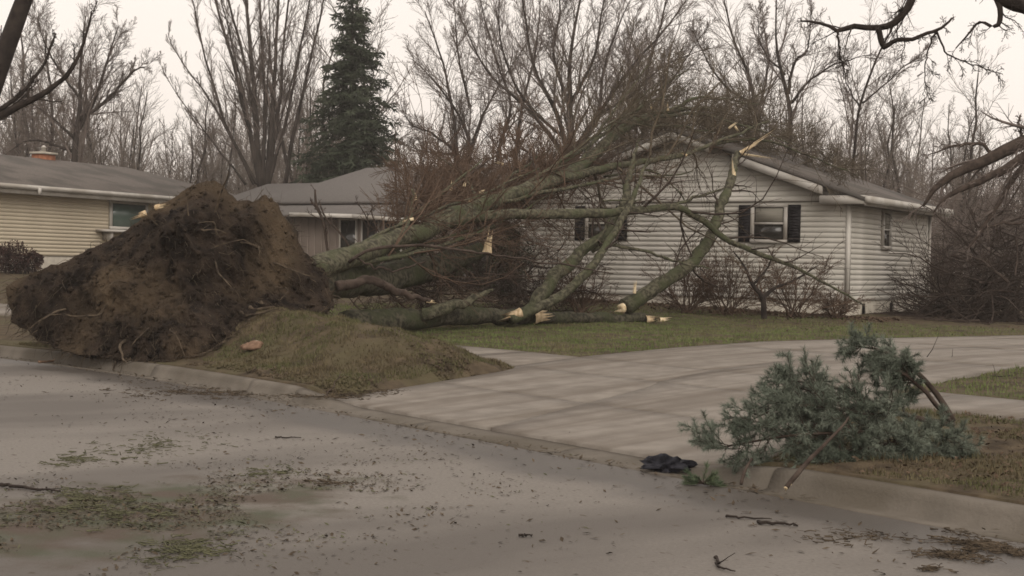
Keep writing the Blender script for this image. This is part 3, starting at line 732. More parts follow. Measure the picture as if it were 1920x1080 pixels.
# spruce
def spruce():
    d = 60; base = np.array(gbase(652, d)); Ht = 11.9; root = thing('spruce_tree', 'tall dark green spruce standing behind the low grey roof', 'tree', base); g = rng(3)
    V, q, t = tubes(np.array([[base + [0, 0, z] for z in np.linspace(-.2, Ht, 8)]]), np.linspace(.24, .02, 8)[None], 8); part('trunk', V, [q], m_bark_dark, root, True)
    B = MB(); n = 760; z = Ht * (1 - g.random(n) ** .7 * .94); rad = .12 + 2.5 * np.clip((Ht - z) / Ht * 1.35, 0, 1) ** .72 * (.45 + .6 * g.random(n))
    th = g.random(n) * 2 * np.pi; rad = rad * (1 + .22 * np.sin(th * 3 + z * .9))
    for i in range(n):
        dr = np.array([np.cos(th[i]), np.sin(th[i]), 0]); k = 6; tt = np.linspace(0, 1, k)[:, None]
        c = base + [0, 0, z[i]] + dr * rad[i] * tt + np.array([0, 0, 1]) * rad[i] * (.25 * g.normal() * tt + .12 * tt - .48 * tt ** 2 + .16 * tt ** 4)
        m = int(14 + rad[i] * 36); u = g.random(m) ** .7; p = np.stack([np.interp(u, tt[:, 0], c[:, j]) for j in range(3)], -1)
        sd = np.array([-dr[1], dr[0], 0]); dirs = dr * (.2 + .7 * g.random((m, 1))) + sd * g.normal(size=(m, 1)) * .7 + np.array([0, 0, -.8]) * g.random((m, 1)) + g.normal(size=(m, 3)) * .3
        dirs = nrm(dirs); ln = (.10 + .26 * g.random(m))[:, None]; wv = nrm(np.cross(dirs, g.normal(size=(m, 3)))) * (.016 + .024 * g.random((m, 1)))
        Vq = np.stack([p, p + dirs * ln * .5 + wv, p + dirs * ln, p + dirs * ln * .5 - wv], 1).reshape(-1, 3)
        B.add(Vq, f4=np.arange(m * 4).reshape(-1, 4))
    V, fs = B.out(); stuff(part('crown', V, fs, m_spruce, root))
spruce()

# woodland behind: individual trees from five shared shapes
def wood_variant(seed):
    g = rng(seed); ht = 9.5 + 2.5 * g.random(); k = 10
    stems = []; nst = g.integers(1, 4)
    for i in range(nst):
        a = g.random() * 6.28; lean = (.04 + .18 * g.random()) * (1 if nst > 1 else .4)
        P = np.zeros((k, 3)); P[:, 2] = np.linspace(-.3, ht * (1 if i == 0 else .85), k)
        P[:, 0] = np.cos(a) * lean * P[:, 2] + .12 * np.cumsum(g.normal(size=k)); P[:, 1] = np.sin(a) * lean * P[:, 2] + .12 * np.cumsum(g.normal(size=k)); P[0, :2] = 0
        stems.append((P[None], (np.linspace(.15, .03, k) * (1 if i == 0 else .7))[None]))
    P, R = stack(stems, k)
    lv = levels(P, R, [dict(n=22 // nst + 6, t0=.18, ang=.7, ratio=.34, upw=.14, jit=.12, k=6, rr=.5, rtip=.012), dict(n=9, t0=.1, ang=.6, ratio=.45, upw=.08, jit=.16, k=4, rr=.6, rtip=.008), dict(n=4, t0=.1, ang=.6, ratio=.55, upw=.04, jit=.18, k=2, rr=.7, rtip=.0065)], g)
    V, q, t = tubes(P, R, 6); tr = mk('trunk', V, q, m_bark_far, None, True)
    B = MB()
    for i, (p, r) in enumerate(lv): V, q, t = tubes(p, r, 3); B.add(V, None, q)
    V, fs = B.out(); cr_ = stuff(mk('crown', V, fs, m_twig_wood))
    return tr, cr_
variants = [wood_variant(100 + i) for i in range(6)]
used = set(); g = rng(55)
spots = []
for i in range(132):
    dep = 66 + 62 * g.random() ** .9; px = -140 + 2200 * ((i * .6180339) % 1)
    hs = .78 + .42 * g.random()
    if px < 380: hs *= .92
    if 250 < px < 420: hs *= .72
    if px > 1700: hs *= .72
    if 740 < px < 1080: hs *= .62
    spots.append((px, dep, hs))
for i, (px, dep, hs) in enumerate(spots):
    v = i % len(variants); p = at(px, 540, dep); z = float(zt(p[0], p[1], False))
    zone = ['behind the tan house', 'between the tan house and the fan-shaped tree', 'behind the fan-shaped tree', 'behind the dark spruce', 'behind the roof brush', 'behind the gable peak', 'behind the right roof slope', 'above the broken tree at the right edge'][int(np.searchsorted([230, 400, 570, 760, 1080, 1400, 1700], px))]
    look = ('tall' if hs > 1.0 else 'mid-height' if hs > .85 else 'low') + (' near' if dep < 85 else ' far' if dep > 108 else '')
    root = thing('woodland_tree', look + ' grey-brown leafless woodland tree ' + zone, 'tree', (p[0], p[1], z), 'woodland trees behind the houses')
    root.rotation_euler = (0, 0, g.random() * 6.28); root.scale = (hs * (.9 + .3 * g.random()), hs * (.9 + .3 * g.random()), hs)
    for o in variants[v]:
        if v in used: c = o.copy(); COL.objects.link(c)
        else: c = o
        c.parent = root
    used.add(v)
# unbroken understorey far behind
def understorey():
    g = rng(77); n = 5600
    px = g.uniform(-200, 2120, n); dep = g.uniform(75, 140, n)
    P0 = np.stack([at(x, 540, q_) for x, q_ in zip(px, dep)]); P0[:, 2] = zt(P0[:, 0], P0[:, 1], False) - .2
    ht = (3 + 7.5 * g.random(n) ** 1.3) * np.where((px > 1680) | ((px > 230) & (px < 430)), .8, 1.0) * np.where((px > 740) & (px < 1080), .6, 1.0); k = 5
    P = np.zeros((n, k, 3)); P[:, 0] = P0; dirv = nrm(np.stack([g.normal(size=n) * .16, g.normal(size=n) * .16, np.ones(n)], -1))
    for j in range(1, k): dirv = nrm(dirv + g.normal(size=(n, 3)) * .09); P[:, j] = P[:, j - 1] + dirv * (ht / (k - 1))[:, None]
    R = (.012 + .05 * g.random(n) ** 3)[:, None] * np.linspace(1, .35, k)[None]
    B = MB(); V, q, t = tubes(P, R, 3); B.add(V, None, q)
    p2, r2 = grow(P, R, 8, .1, .6, .34, g, upw=.15, jit=.15, k=2, rr=.8, rtip=.009); V, q, t = tubes(p2, r2, 3); B.add(V, None, q)
    V, fs = B.out(); o = stuff(mk('understorey', V, fs, m_twig_wood)); tag(o, 'brown thicket of leafless saplings filling the far woodland', 'thicket')
understorey()

# overhanging tree out of frame on the right, its crooked limbs hanging into the top right corner
d = 14
traced_tree('overhanging_tree', 'dark crooked limbs hanging into the upper right corner from a tree outside', gbase(2260, d),
            [[(2290, 900, d, .22), (2240, 500, d, .2), (2170, 160, d, .17), (2060, -40, d, .13), (1960, -130, d, .1)],
             [(2060, -40, d, .09), (1985, 20, d, .085), (1925, 12, d, .075), (1880, -5, d, .07), (1800, -60, d, .06)],
             [(1800, -60, d, .055), (1725, -25, d, .046), (1697, 18, d, .04), (1655, 50, d, .032), (1600, 47, d, .028), (1572, 57, d, .022), (1545, 46, d, .016), (1500, 42, d, .009)],
             [(1648, 51, d, .028), (1650, 68, d, .03), (1658, 88, d, .026), (1680, 76, d, .022), (1715, 72, d, .02), (1752, 58, d, .017), (1785, 34, d, .01)],
             [(1572, 57, d, .014), (1574, 90, d, .010), (1580, 120, d, .007), (1582, 142, d, .005)],
             [(1868, -30, d, .03), (1872, 18, d, .028), (1876, 42, d, .026), (1862, 50, d, .018), (1840, 40, d, .014), (1815, 62, d, .010), (1792, 90, d, .006)],
             [(1755, 58, d, .012), (1775, 95, d, .009), (1815, 118, d, .007), (1880, 138, d, .004)],
             [(1752, 60, d, .010), (1740, 100, d, .007), (1732, 140, d, .006), (1740, 190, d, .003)]],
            [dict(n=10, t0=.25, ang=.95, ratio=.30, upw=-.07, jit=.2, k=8, rr=.32, rtip=.003), dict(n=6, t0=.2, ang=.7, ratio=.45, upw=-.04, jit=.2, k=5, rr=.6, rtip=.0025), dict(n=3, t0=.2, ang=.7, ratio=.5, upw=-.04, jit=.2, k=4, rr=.6, rtip=.002)],
            31, mt=m_bark_dark, mc=m_bark_far, wob=.02)
# broken tree on the right
d = 33
traced_tree('broken_tree', 'broken leafless tree sweeping its bent grey limbs down from the right edge', gbase(2080, d),
            [[(2090, 640, d, .3), (2080, 440, d, .28), (2040, 300, d, .25), (1985, 250, d, .2), (1920, 268, d, .17), (1860, 297, d, .14), (1800, 322, d, .11), (1755, 352, d, .07), (1730, 385, d, .03)],
             [(1985, 255, d - .5, .14), (1900, 305, d - .6, .11), (1830, 340, d - .6, .08), (1775, 370, d - .5, .05), (1750, 400, d - .4, .02)],
             [(1935, 285, d, .08), (1890, 350, d, .065), (1860, 400, d, .05), (1835, 435, d, .04), (1810, 470, d, .02)],
             [(1840, 430, d, .04), (1880, 418, d, .035), (1935, 420, d, .03)],
             [(1870, 295, d, .05), (1830, 270, d, .04), (1780, 275, d, .03), (1740, 290, d, .01)],
             [(1930, 265, d, .05), (1912, 240, d, .03), (1915, 215, d, .02)]],
            sp(14, 7, 5, .22, upw=-.03), 32, mt=m_bark_brown, mc=m_twig_far)
def brush(name, label, cat, boxes, n, ln, seed, m, rad=.02, spec=None, group=None):
    g = rng(seed); cs = np.array([at(x, y, d_) for x, y, d_, *_ in boxes]); ex = np.array([[b_[3], b_[4], b_[5]] for b_ in boxes])
    base = cs.mean(0); base[2] = float(zt(base[0], base[1], False)); root = thing(name, label, cat, base, group)
    w_ = g.integers(0, len(boxes), n); k = 7
    P0 = cs[w_] + g.normal(size=(n, 3)) * ex[w_] * .5
    P0[:, 2] = np.maximum(P0[:, 2], zt(P0[:, 0], P0[:, 1], False) + .04)
    dv = nrm(g.normal(size=(n, 3)) * np.array([1, .8, .5])); P = np.zeros((n, k, 3)); P[:, 0] = P0; L = ln * (.4 + .9 * g.random(n))
    for j in range(1, k):
        dv = nrm(dv + g.normal(size=(n, 3)) * .16); P[:, j] = P[:, j - 1] + dv * (L / (k - 1))[:, None]
    P[:, :, 2] = np.maximum(P[:, :, 2], zt(P[:, :, 0], P[:, :, 1], False) + .02)
    R = (rad * (.3 + 1.1 * g.random(n) ** 2))[:, None] * np.linspace(1, .3, k)[None]
    V, q, t = tubes(P, R, 5, False); stuff(part('branches', V, [q], m, root, True))
    lv = levels(P, R, spec or [dict(n=6, t0=.1, ang=.7, ratio=.4, upw=.03, jit=.15, k=5, rr=.6, rtip=.005), dict(n=4, t0=.1, ang=.6, ratio=.5, upw=.02, jit=.15, k=2, rr=.6, rtip=.0045)], g)
    B = MB()
    for p, r in lv:
        p[:, :, 2] = np.maximum(p[:, :, 2], zt(p[:, :, 0], p[:, :, 1], False) + .01); V, q, t = tubes(p, r, 3); B.add(V, None, q)
    V, fs = B.out(); stuff(part('twigs', V, fs, m, root)); return root
brush('brush_heap', 'large dark heap of broken branches beside the right wall of the grey house', 'brush', [(1830, 565, 35.5, 1.0, 1.0, .8), (1890, 560, 34, 1.4, 1.2, 1.0), (1940, 520, 35, 1.2, 1.0, 1.4), (1870, 500, 36, 1.2, .8, 1.0), (1780, 590, 36, .5, .8, .2)], 330, 1.9, 41, m_bark_brown, .03)

brush('downed_treetop', 'tall grey tangle of a downed treetop standing behind the right brush heap', 'brush', [(1800, 450, 46, 1.2, 1.0, 1.6), (1870, 430, 45, 1.4, 1.0, 1.6), (1930, 400, 46, 1.4, 1.0, 1.6), (1780, 520, 46, 1.0, .8, .8)], 240, 2.6, 45, m_twig_far, .02)
# ------------------------------------------------------------------ the uprooted tree
def jag(p, dv, ln, rad, m, root, seed, name='splintered_wood', nn=11):
    g = rng(seed); dv = nrm(np.array(dv, float)); a_ = nrm(np.cross(dv, [.3, .2, 1])); b2 = np.cross(dv, a_); V = []; p = np.array(p)
    for i in range(nn):
        th = i / nn * 2 * np.pi; V.append(p + rad * (np.cos(th) * a_ + np.sin(th) * b2) - dv * .05)
    for i in range(nn):
        th = i / nn * 2 * np.pi; V.append(p + rad * (.7 + .25 * g.random()) * (np.cos(th) * a_ + np.sin(th) * b2) + dv * ln * (.02 + .22 * g.random() ** 2))
    for i in range(nn):
        th = (i + .5) / nn * 2 * np.pi; V.append(p + rad * (.35 + .5 * g.random()) * (np.cos(th) * a_ + np.sin(th) * b2) + dv * ln * (.15 + .85 * g.random() ** 2.2))
    V.append(p + dv * ln * .1); c = len(V) - 1
    f4 = [[i, (i + 1) % nn, nn + (i + 1) % nn, nn + i] for i in range(nn)]
    f3 = [[nn + i, nn + (i + 1) % nn, 2 * nn + i] for i in range(nn)] + [[nn + i, 2 * nn + i, c] for i in range(nn)] + [[2 * nn + i, nn + (i + 1) % nn, c] for i in range(nn)]
    return part(name, V, [np.array(f4), np.array(f3)], m, root)

ft = thing('uprooted_tree', 'huge uprooted tree with its soil-covered root plate upended, lying against the house', 'fallen tree', G(600, 640))
# root plate: closed, lumpy disc with an irregular rim
OUT = [(12, 540, 20.6), (45, 522, 20.7), (110, 495, 20.7), (160, 472, 20.8), (205, 452, 20.8), (250, 420, 20.8), (290, 392, 20.8), (330, 364, 20.9), (368, 346, 20.9), (398, 340, 21), (420, 352, 21), (440, 372, 21), (470, 378, 21.1), (500, 368, 21.1), (522, 380, 21.1), (545, 412, 21.2), (560, 440, 21.2), (572, 470, 21.2), (600, 492, 21.2), (622, 530, 21), (632, 575, 20.8), (605, 592, 20.4), (560, 592, 20.1), (520, 608, 19.8), (470, 640, 19.4), (420, 672, 18.9), (380, 692, 18.6), (320, 694, 18.6), (250, 682, 18.9), (180, 668, 19.3), (110, 658, 19.8), (60, 640, 20.2), (25, 600, 20.4)]
def root_plate():
    W3 = np.array([at(*o) for o in OUT]); W3 = np.concatenate([W3, W3[:1]]); n = 260
    dl_ = np.concatenate([[0], np.cumsum(np.linalg.norm(np.diff(W3, axis=0), axis=1))]); u = np.linspace(0, dl_[-1], n, endpoint=False)
    rim = np.stack([np.interp(u, dl_, W3[:, j]) for j in range(3)], -1)
    c = at(345, 545, 19.9); nv = nrm(np.array([.06, -1, .12])); m = 72
    rr_ = np.linspace(0, 1, m) ** .8; V = []
    rim = rim + nrm(rim - c) * (.05 * fbm(rim * 3.2, 4) - .01)[:, None]
    for j, t in enumerate(rr_):
        ring = c + (rim - c) * t
        bulge = .34 * (1 - t ** 2.2) * nv
        p = ring + bulge
        edge = 1 - .75 * sm(.6, 1, t)
        # fibrous relief: ridges running down the face
        q_ = p.copy(); q_[:, 2] *= .45
        w1 = p @ np.array([.83, 0, .55]); w2 = p @ np.array([-.55, 0, .83]); q2 = np.stack([w1 * 3.4, p[:, 1] * .5, w2 * 1.0], -1)
        rel = .26 * fbm(p * .9 + 3, 2) + .20 * (1 - np.abs(fbm(q2 + 5, 3))) + .07 * fbm(p * 4.5, 3) + .05 * fbm(q2 * 4.3, 3)
        V.append(p + nv * (rel * edge)[:, None] + .03 * np.stack([fbm(p * 7 + 20, 2), 0 * rel, fbm(p * 7 + 40, 2)], -1))
    back = []
    for t in (1.0, .9, .6, .25):
        ring = c + (rim - c) * t; thick = .25 + .75 * (1 - t ** 2)
        back.append(ring - nv * thick + .06 * np.stack([fbm(ring * 4 + k_, 3) for k_ in (1, 9, 17)], -1))
    V = np.concatenate(V + back); rings = m + len(back)
    i, j = np.meshgrid(np.arange(rings - 1), np.arange(n), indexing='ij'); j2 = (j + 1) % n
    f = np.stack([i * n + j, i * n + j2, (i + 1) * n + j2, (i + 1) * n + j], -1).reshape(-1, 4)[:, ::-1]
    o = part('root_plate', V, [f], m_soil, ft, True); o['label'] = 'upended dark soil root plate'
    return V[:m * n].reshape(m, n, 3), rim, c, nv
face, rim, cpl, nv = root_plate()
g = rng(8)
# roots, each a part, and hanging rootlets
for i in range(30):
    j = g.integers(0, 260); t = g.integers(18, 70); p = face[t, j]; outd = nrm(p - cpl) * (.5 + .6 * g.random()) + nv * (.3 + .5 * g.random()) + np.array([0, 0, -.35]) * g.random()
    L = .3 + .8 * g.random(); k = 11; P = np.zeros((k, 3)); P[0] = p - nrm(outd) * .12; dv = nrm(outd)
    for s in range(1, k): dv = nrm(dv + g.normal(size=3) * .22 + np.array([0, 0, -.06])); P[s] = P[s - 1] + dv * L / (k - 1)
    P[:, 2] = np.maximum(P[:, 2], zt(P[:, 0], P[:, 1], False) + .05)
    r = (.008 + .024 * g.random() ** 2) * np.linspace(1, .25, k); V, q, t_ = tubes(P[None], r[None], 6, True); part('root', V, [q, t_], m_root, ft, True)
m_ = 1300; jj = g.integers(0, 260, m_); tt = np.clip((72 * g.random(m_) ** .7).astype(int), 4, 71); p = face[tt, jj]; k = 5
dv = nrm(nv * (.15 + .5 * g.random((m_, 1))) + np.array([.25, 0, -.9]) * (.2 + g.random((m_, 1))) + nrm(p - cpl) * .5 + g.normal(size=(m_, 3)) * .3); P = np.zeros((m_, k, 3)); P[:, 0] = p + nv * .01
L = .05 + .3 * g.random(m_) ** 2.5
for s in range(1, k): dv = nrm(dv + g.normal(size=(m_, 3)) * .22 + np.array([0, 0, -.12])); P[:, s] = P[:, s - 1] + dv * (L / (k - 1))[:, None]
P[:, :, 2] = np.maximum(P[:, :, 2], zt(P[:, :, 0], P[:, :, 1], False) + .02)
V, q, t_ = tubes(P, (.0025 + .005 * g.random(m_) ** 2)[:, None] * np.linspace(1, .4, k)[None], 3); stuff(part('rootlets', V, [q], m_root, ft))
# fringe of torn roots all round the rim
m_ = 700; jj = g.integers(0, 260, m_); p = rim[jj]; k = 5; dv = nrm(nrm(p - cpl) * (.4 + .8 * g.random((m_, 1))) + g.normal(size=(m_, 3)) * .5); P = np.zeros((m_, k, 3)); P[:, 0] = p - nrm(p - cpl) * .05; L = .06 + .25 * g.random(m_) ** 2
for s in range(1, k): dv = nrm(dv + g.normal(size=(m_, 3)) * .25 + np.array([0, 0, -.15])); P[:, s] = P[:, s - 1] + dv * (L / (k - 1))[:, None]
P[:, :, 2] = np.maximum(P[:, :, 2], zt(P[:, :, 0], P[:, :, 1], False) + .02)
V, q, t_ = tubes(P, (.003 + .006 * g.random(m_) ** 2)[:, None] * np.linspace(1, .4, k)[None], 3); stuff(part('rootlets', V, [q], m_root, ft))
# clods stuck in the plate
m_ = 1500; B = MB(); ico = np.array([[0, 0, 1], [.9, 0, .2], [.2, .85, .1], [-.8, .4, .2], [-.6, -.7, .1], [.4, -.85, .2], [0, 0, -.9]]); icf = np.array([[0, 1, 2], [0, 2, 3], [0, 3, 4], [0, 4, 5], [0, 5, 1], [6, 2, 1], [6, 3, 2], [6, 4, 3], [6, 5, 4], [6, 1, 5]])
for i in range(m_):
    p = face[int(70 * g.random() ** .6), g.integers(0, 260)]; s = .012 + .045 * g.random() ** 3
    B.add(p + nv * s * .3 + ico * s * (.7 + .6 * g.random((7, 1))), f3=icf)
V, fs = B.out(); stuff(part('clods', V, fs, m_soil, ft))
jag(at(268, 402, 20.35), (-.9, -.3, -.35), .22, .05, m_split, ft, 90); jag(at(298, 388, 20.35), (.9, -.4, .25), .2, .045, m_split, ft, 91)

def ftl(name, px, m=m_bark_moss, k=30, sides=14, wob=.035, seed=1, root=ft, rough=.1):
    k = int(k * 1.6); P, R = limb(px, k, wob, seed); R = R * .9; g_ = rng(seed + 500)
    V, q, t = tubes(P, R, sides, True)
    nb = k * sides; ax = np.repeat(P[0], sides, 0); dd = V[:nb] - ax
    V[:nb] = ax + dd * (1 + rough * 1.6 * fbm(V[:nb] * 3.5, 3) * .8 + rough * .9 * fbm(V[:nb] * 13, 2))[:, None]
    part(name, V, [q, t], m, root, True); return P, R
PR = []
A = ftl('trunk', [(575, 512, 21.2, .23), (640, 484, 22, .20), (720, 458, 23.2, .185), (800, 430, 24.5, .18), (850, 408, 25.2, .18), (900, 388, 26, .165), (1000, 352, 27.5, .15), (1075, 322, 29, .145), (1120, 285, 30.2, .125), (1170, 240, 31.5, .115), (1215, 218, 32.8, .10), (1265, 207, 34, .07), (1330, 205, 35.5, .035)], seed=2, k=44)
BB = ftl('limb', [(815, 424, 24.6, .11), (880, 408, 25.4, .115), (950, 402, 26, .11), (1060, 402, 27, .105), (1130, 398, 27.5, .10), (1200, 393, 28, .085), (1255, 389, 28.5, .078), (1305, 405, 29, .075), (1350, 442, 29.2, .07), (1400, 465, 29.3, .062), (1455, 488, 29.5, .05), (1520, 515, 30, .035), (1620, 572, 30.5, .015)], seed=3, k=40)
A2 = ftl('limb', [(1010, 348, 27.7, .10), (1080, 328, 28.8, .10), (1155, 312, 30, .085), (1245, 297, 31, .07), (1318, 277, 32, .055), (1365, 258, 32.5, .04), (1440, 226, 33.5, .02)], seed=4)
S2 = ftl('limb', [(575, 530, 21.5, .30), (650, 525, 22.8, .31), (720, 520, 24, .29), (800, 505, 25.3, .26), (870, 480, 26.4, .2), (918, 462, 27, .12)], m_bark_moss_dark, seed=5); jag(at(914, 468, 25.6), (.15, -.3, 1), .42, .09, m_split, ft, 92)
V1 = ftl('limb', [(655, 492, 21.4, .03), (690, 472, 21.4, .03), (740, 460, 21.5, .026), (800, 462, 21.8, .024), (880, 474, 22.5, .022), (980, 487, 24, .02), (1080, 500, 25.5, .017), (1150, 512, 26.5, .012)], m_bark_brown, sides=8, seed=6)
V2 = ftl('limb', [(665, 480, 21.5, .02), (700, 500, 21.5, .018), (745, 507, 21.7, .016), (800, 488, 22, .012)], m_bark_brown, sides=6, seed=7)
E_ = ftl('limb', [(628, 535, 21.0, .085), (660, 532, 21.1, .085), (690, 524, 21.2, .075), (725, 538, 21.4, .065), (765, 555, 21.7, .05), (812, 566, 22, .03)], m_bark_brown, seed=8); jag(at(806, 565, 21.95), (1, .2, -.2), .15, .03, m_splitpale, ft, 93)
subs = []
for i, px in enumerate([[(1200, 228, 32.4, .06), (1290, 213, 34, .045), (1390, 232, 35.5, .03), (1490, 270, 37, .015)], [(1240, 212, 33.4, .05), (1320, 185, 34.5, .035), (1420, 195, 36, .015)],
                        [(1330, 272, 32.2, .045), (1420, 262, 33, .035), (1520, 292, 34, .025), (1610, 330, 35, .012)], [(1150, 262, 31, .05), (1210, 190, 32, .035), (1290, 130, 33, .015)],
                        [(1080, 322, 29, .05), (1120, 250, 30, .035), (1180, 170, 31, .02), (1215, 120, 31.5, .01)], [(820, 420, 24.8, .05), (780, 370, 26, .035), (765, 320, 27, .02)],
                        [(860, 405, 25.4, .05), (835, 370, 27, .035), (890, 320, 28.5, .025), (935, 288, 30, .012)], [(700, 462, 23, .05), (775, 405, 24.5, .04), (830, 360, 26, .03), (905, 300, 27.5, .015)],
                        [(930, 378, 26.4, .05), (960, 330, 28, .035), (1030, 280, 30, .015)], [(1010, 345, 27.7, .05), (1000, 300, 29, .03), (960, 260, 30, .015)], [(760, 440, 23.7, .035), (775, 380, 24.5, .03), (768, 355, 25, .025)],
                        [(870, 402, 25.6, .05), (1000, 335, 27.5, .045), (1110, 262, 29.5, .035), (1205, 182, 31.5, .02), (1240, 150, 32, .01)], [(940, 380, 26.4, .045), (1080, 348, 28.2, .04), (1190, 332, 29.5, .03), (1300, 322, 30.5, .015)],
                        [(1000, 350, 27.5, .05), (1095, 275, 29.5, .04), (1190, 208, 31.5, .03), (1290, 160, 33, .012)], [(640, 470, 22, .035), (760, 418, 24, .03), (880, 372, 26, .025), (1010, 318, 28, .012)], [(690, 500, 22.6, .04), (800, 455, 24.5, .035), (900, 430, 26, .03), (985, 425, 27, .015)], [(600, 505, 21.6, .05), (720, 488, 23, .045), (850, 452, 25, .04), (960, 405, 26.5, .025), (1040, 360, 28, .012)],
                        [(1245, 389, 28.4, .04), (1300, 372, 29, .035), (1360, 352, 29.3, .02)], [(1130, 330, 30, .03), (1220, 322, 30.5, .025), (1270, 360, 30.7, .018), (1290, 392, 30.8, .01)],
                        [(1110, 470, 27.6, .045), (1150, 460, 27.8, .04), (1230, 478, 28.2, .03), (1330, 505, 28.8, .014)], [(1180, 235, 31.7, .04), (1260, 235, 33, .03), (1340, 250, 34, .015)], [(900, 388, 26, .04), (870, 330, 27.5, .025), (820, 290, 29, .012)]]):
    subs.append(ftl('limb', px, m_bark_moss if i not in (5, 6, 9) else m_bark_brown, 16, 8, .04, 20 + i, rough=.05))
for i, (x, y, d_) in enumerate([(846, 352, 26.6), (872, 345, 27), (903, 360, 27.3), (880, 378, 26.6), (778, 370, 24.9), (940, 307, 29.5), (975, 330, 28.5), (1034, 330, 28.4), (990, 342, 28), (757, 418, 24), (770, 412, 24), (1222, 200, 32.8), (1252, 204, 33), (1370, 238, 34), (1380, 240, 34), (1285, 290, 31)]):
    jag(at(x, y, d_), rng(i).normal(size=3) * [1, .4, 1] + [0, 0, .5], .22, .032, m_splitpale if i % 3 else m_split, ft, 200 + i, 'broken_stub', 6)
def twigs_on(name, limbs, spec, seed, m, root, sides=3):
    g = rng(seed); B = MB()
    for P, R in limbs:
        for p, r in levels(P, R, spec, g): V, q, t = tubes(p, r, sides); B.add(V, None, q)
    V, fs = B.out(); return stuff(part(name, V, fs, m, root))
twigs_on('twigs', [subs[i] for i in (5, 6, 7, 8, 9, 10, 12, 14, 15, 16, 21)], [dict(n=9, t0=.15, ang=.9, ratio=.32, upw=.03, jit=.2, k=6, rr=.5, rtip=.006, lmin=.4), dict(n=7, t0=.05, ang=.7, ratio=.5, upw=.05, jit=.18, k=4, rr=.6, rtip=.0045, lmin=.25), dict(n=5, t0=.1, ang=.6, ratio=.6, upw=.04, jit=.18, k=2, rr=.7, rtip=.004, lmin=.25)], 61, m_twig_red, ft)
twigs_on('twigs', [subs[i] for i in (0, 1, 2, 3, 4, 11, 13, 20)] + [A2], [dict(n=11, t0=.2, ang=.8, ratio=.36, upw=.04, jit=.2, k=6, rr=.5, rtip=.006, lmin=.4), dict(n=7, t0=.05, ang=.7, ratio=.5, upw=.05, jit=.2, k=4, rr=.6, rtip=.0045, lmin=.25), dict(n=5, t0=.1, ang=.6, ratio=.6, upw=.03, jit=.18, k=2, rr=.7, rtip=.004, lmin=.22)], 62, m_twig_olive, ft)
twigs_on('twigs', [(BB[0][:, 20:], BB[1][:, 20:]), subs[19], subs[18], subs[17]], [dict(n=8, t0=.15, ang=.8, ratio=.30, upw=-.02, jit=.2, k=6, rr=.45, rtip=.005), dict(n=5, t0=.15, ang=.7, ratio=.45, upw=.0, jit=.2, k=4, rr=.6, rtip=.004)], 63, m_bark_brown, ft)

# brush thrown over the roof, thick with fine red twigs
brush('roof_brush', 'reddish mass of broken twigs piled on the caved roof behind the trunk', 'brush', [(875, 350, 31, 1.0, .8, .4), (930, 338, 32, 1.4, .8, .4), (1010, 325, 33, 1.3, .8, .35), (845, 378, 30, .6, .7, .3), (900, 375, 30, 1.2, .6, .35), (1070, 310, 34, .8, .6, .25)], 330, .9, 42, m_twig_red, .014, [dict(n=7, t0=.05, ang=.7, ratio=.5, upw=.14, jit=.14, k=4, rr=.6, rtip=.005, lmin=.3), dict(n=4, t0=.1, ang=.6, ratio=.6, upw=.08, jit=.14, k=2, rr=.6, rtip=.004, lmin=.2)])
brush('roof_brush', 'brown crown of broken branches draped over the gable peak and right roof slope', 'brush', [(1150, 255, 34, .6, .6, .25), (1190, 222, 35, .6, .6, .25), (1300, 205, 38, .8, .6, .2), (1230, 240, 39.5, .8, .8, .25), (1350, 248, 39.5, 1.0, .8, .3), (1440, 270, 39, 1.1, .8, .35), (1540, 308, 39, 1.0, .8, .3), (1330, 225, 40, .9, .8, .3), (1400, 235, 38, .9, .7, .3)], 260, .95, 43, m_twig_olive, .016, [dict(n=7, t0=.05, ang=.7, ratio=.5, upw=.10, jit=.14, k=4, rr=.6, rtip=.005, lmin=.3), dict(n=4, t0=.1, ang=.6, ratio=.6, upw=.06, jit=.14, k=2, rr=.6, rtip=.004, lmin=.2)])

# log lying on the lawn, and limbs broken from it
lg = thing('fallen_log', 'long mossy log lying on the lawn with pale splintered ends below the house', 'log', G(950, 612))
ftl('trunk', [(650, 602, 23, .22), (720, 600, 23.8, .21), (780, 596, 24.4, .21), (850, 592, 25, .19), (930, 594, 25.8, .16), (1000, 595, 26.6, .14), (1100, 597, 27.6, .125), (1180, 598, 28.4, .11), (1228, 599, 28.8, .10)], m_bark_moss_dark, seed=9, root=lg, k=40)
ftl('limb', [(790, 590, 24.3, .13), (850, 574, 24.5, .11), (890, 557, 24.7, .07), (922, 541, 24.8, .025)], m_bark_moss, seed=10, root=lg, k=16)
jag(at(1212, 599, 28.6), (1, .6, 0), .55, .10, m_split, lg, 94); jag(at(1005, 594, 26.45), (.9, .3, .1), .42, .145, m_split, lg, 95)
jag(at(1240, 600, 28.9), (1, .4, .1), .25, .06, m_splitpale, lg, 96)
lc = thing('snapped_limb', 'pair of grey-green limbs snapped at the base, leaning up across the left window', 'branch', G(960, 605))
C1 = ftl('limb', [(978, 596, 26.2, .15), (1010, 560, 26.6, .15), (1045, 515, 27, .14), (1100, 465, 27.5, .125), (1145, 425, 27.9, .11), (1172, 370, 28.4, .09), (1180, 325, 29, .07), (1190, 285, 29.6, .04), (1200, 262, 30, .015)], seed=11, root=lc, k=34)
C2 = ftl('limb', [(955, 600, 25.7, .10), (1000, 580, 25.9, .105), (1060, 550, 26.2, .10), (1105, 505, 26.5, .09), (1140, 455, 26.9, .08), (1170, 405, 27.3, .065), (1195, 350, 27.9, .05), (1215, 300, 28.5, .03)], seed=12, root=lc, k=30)
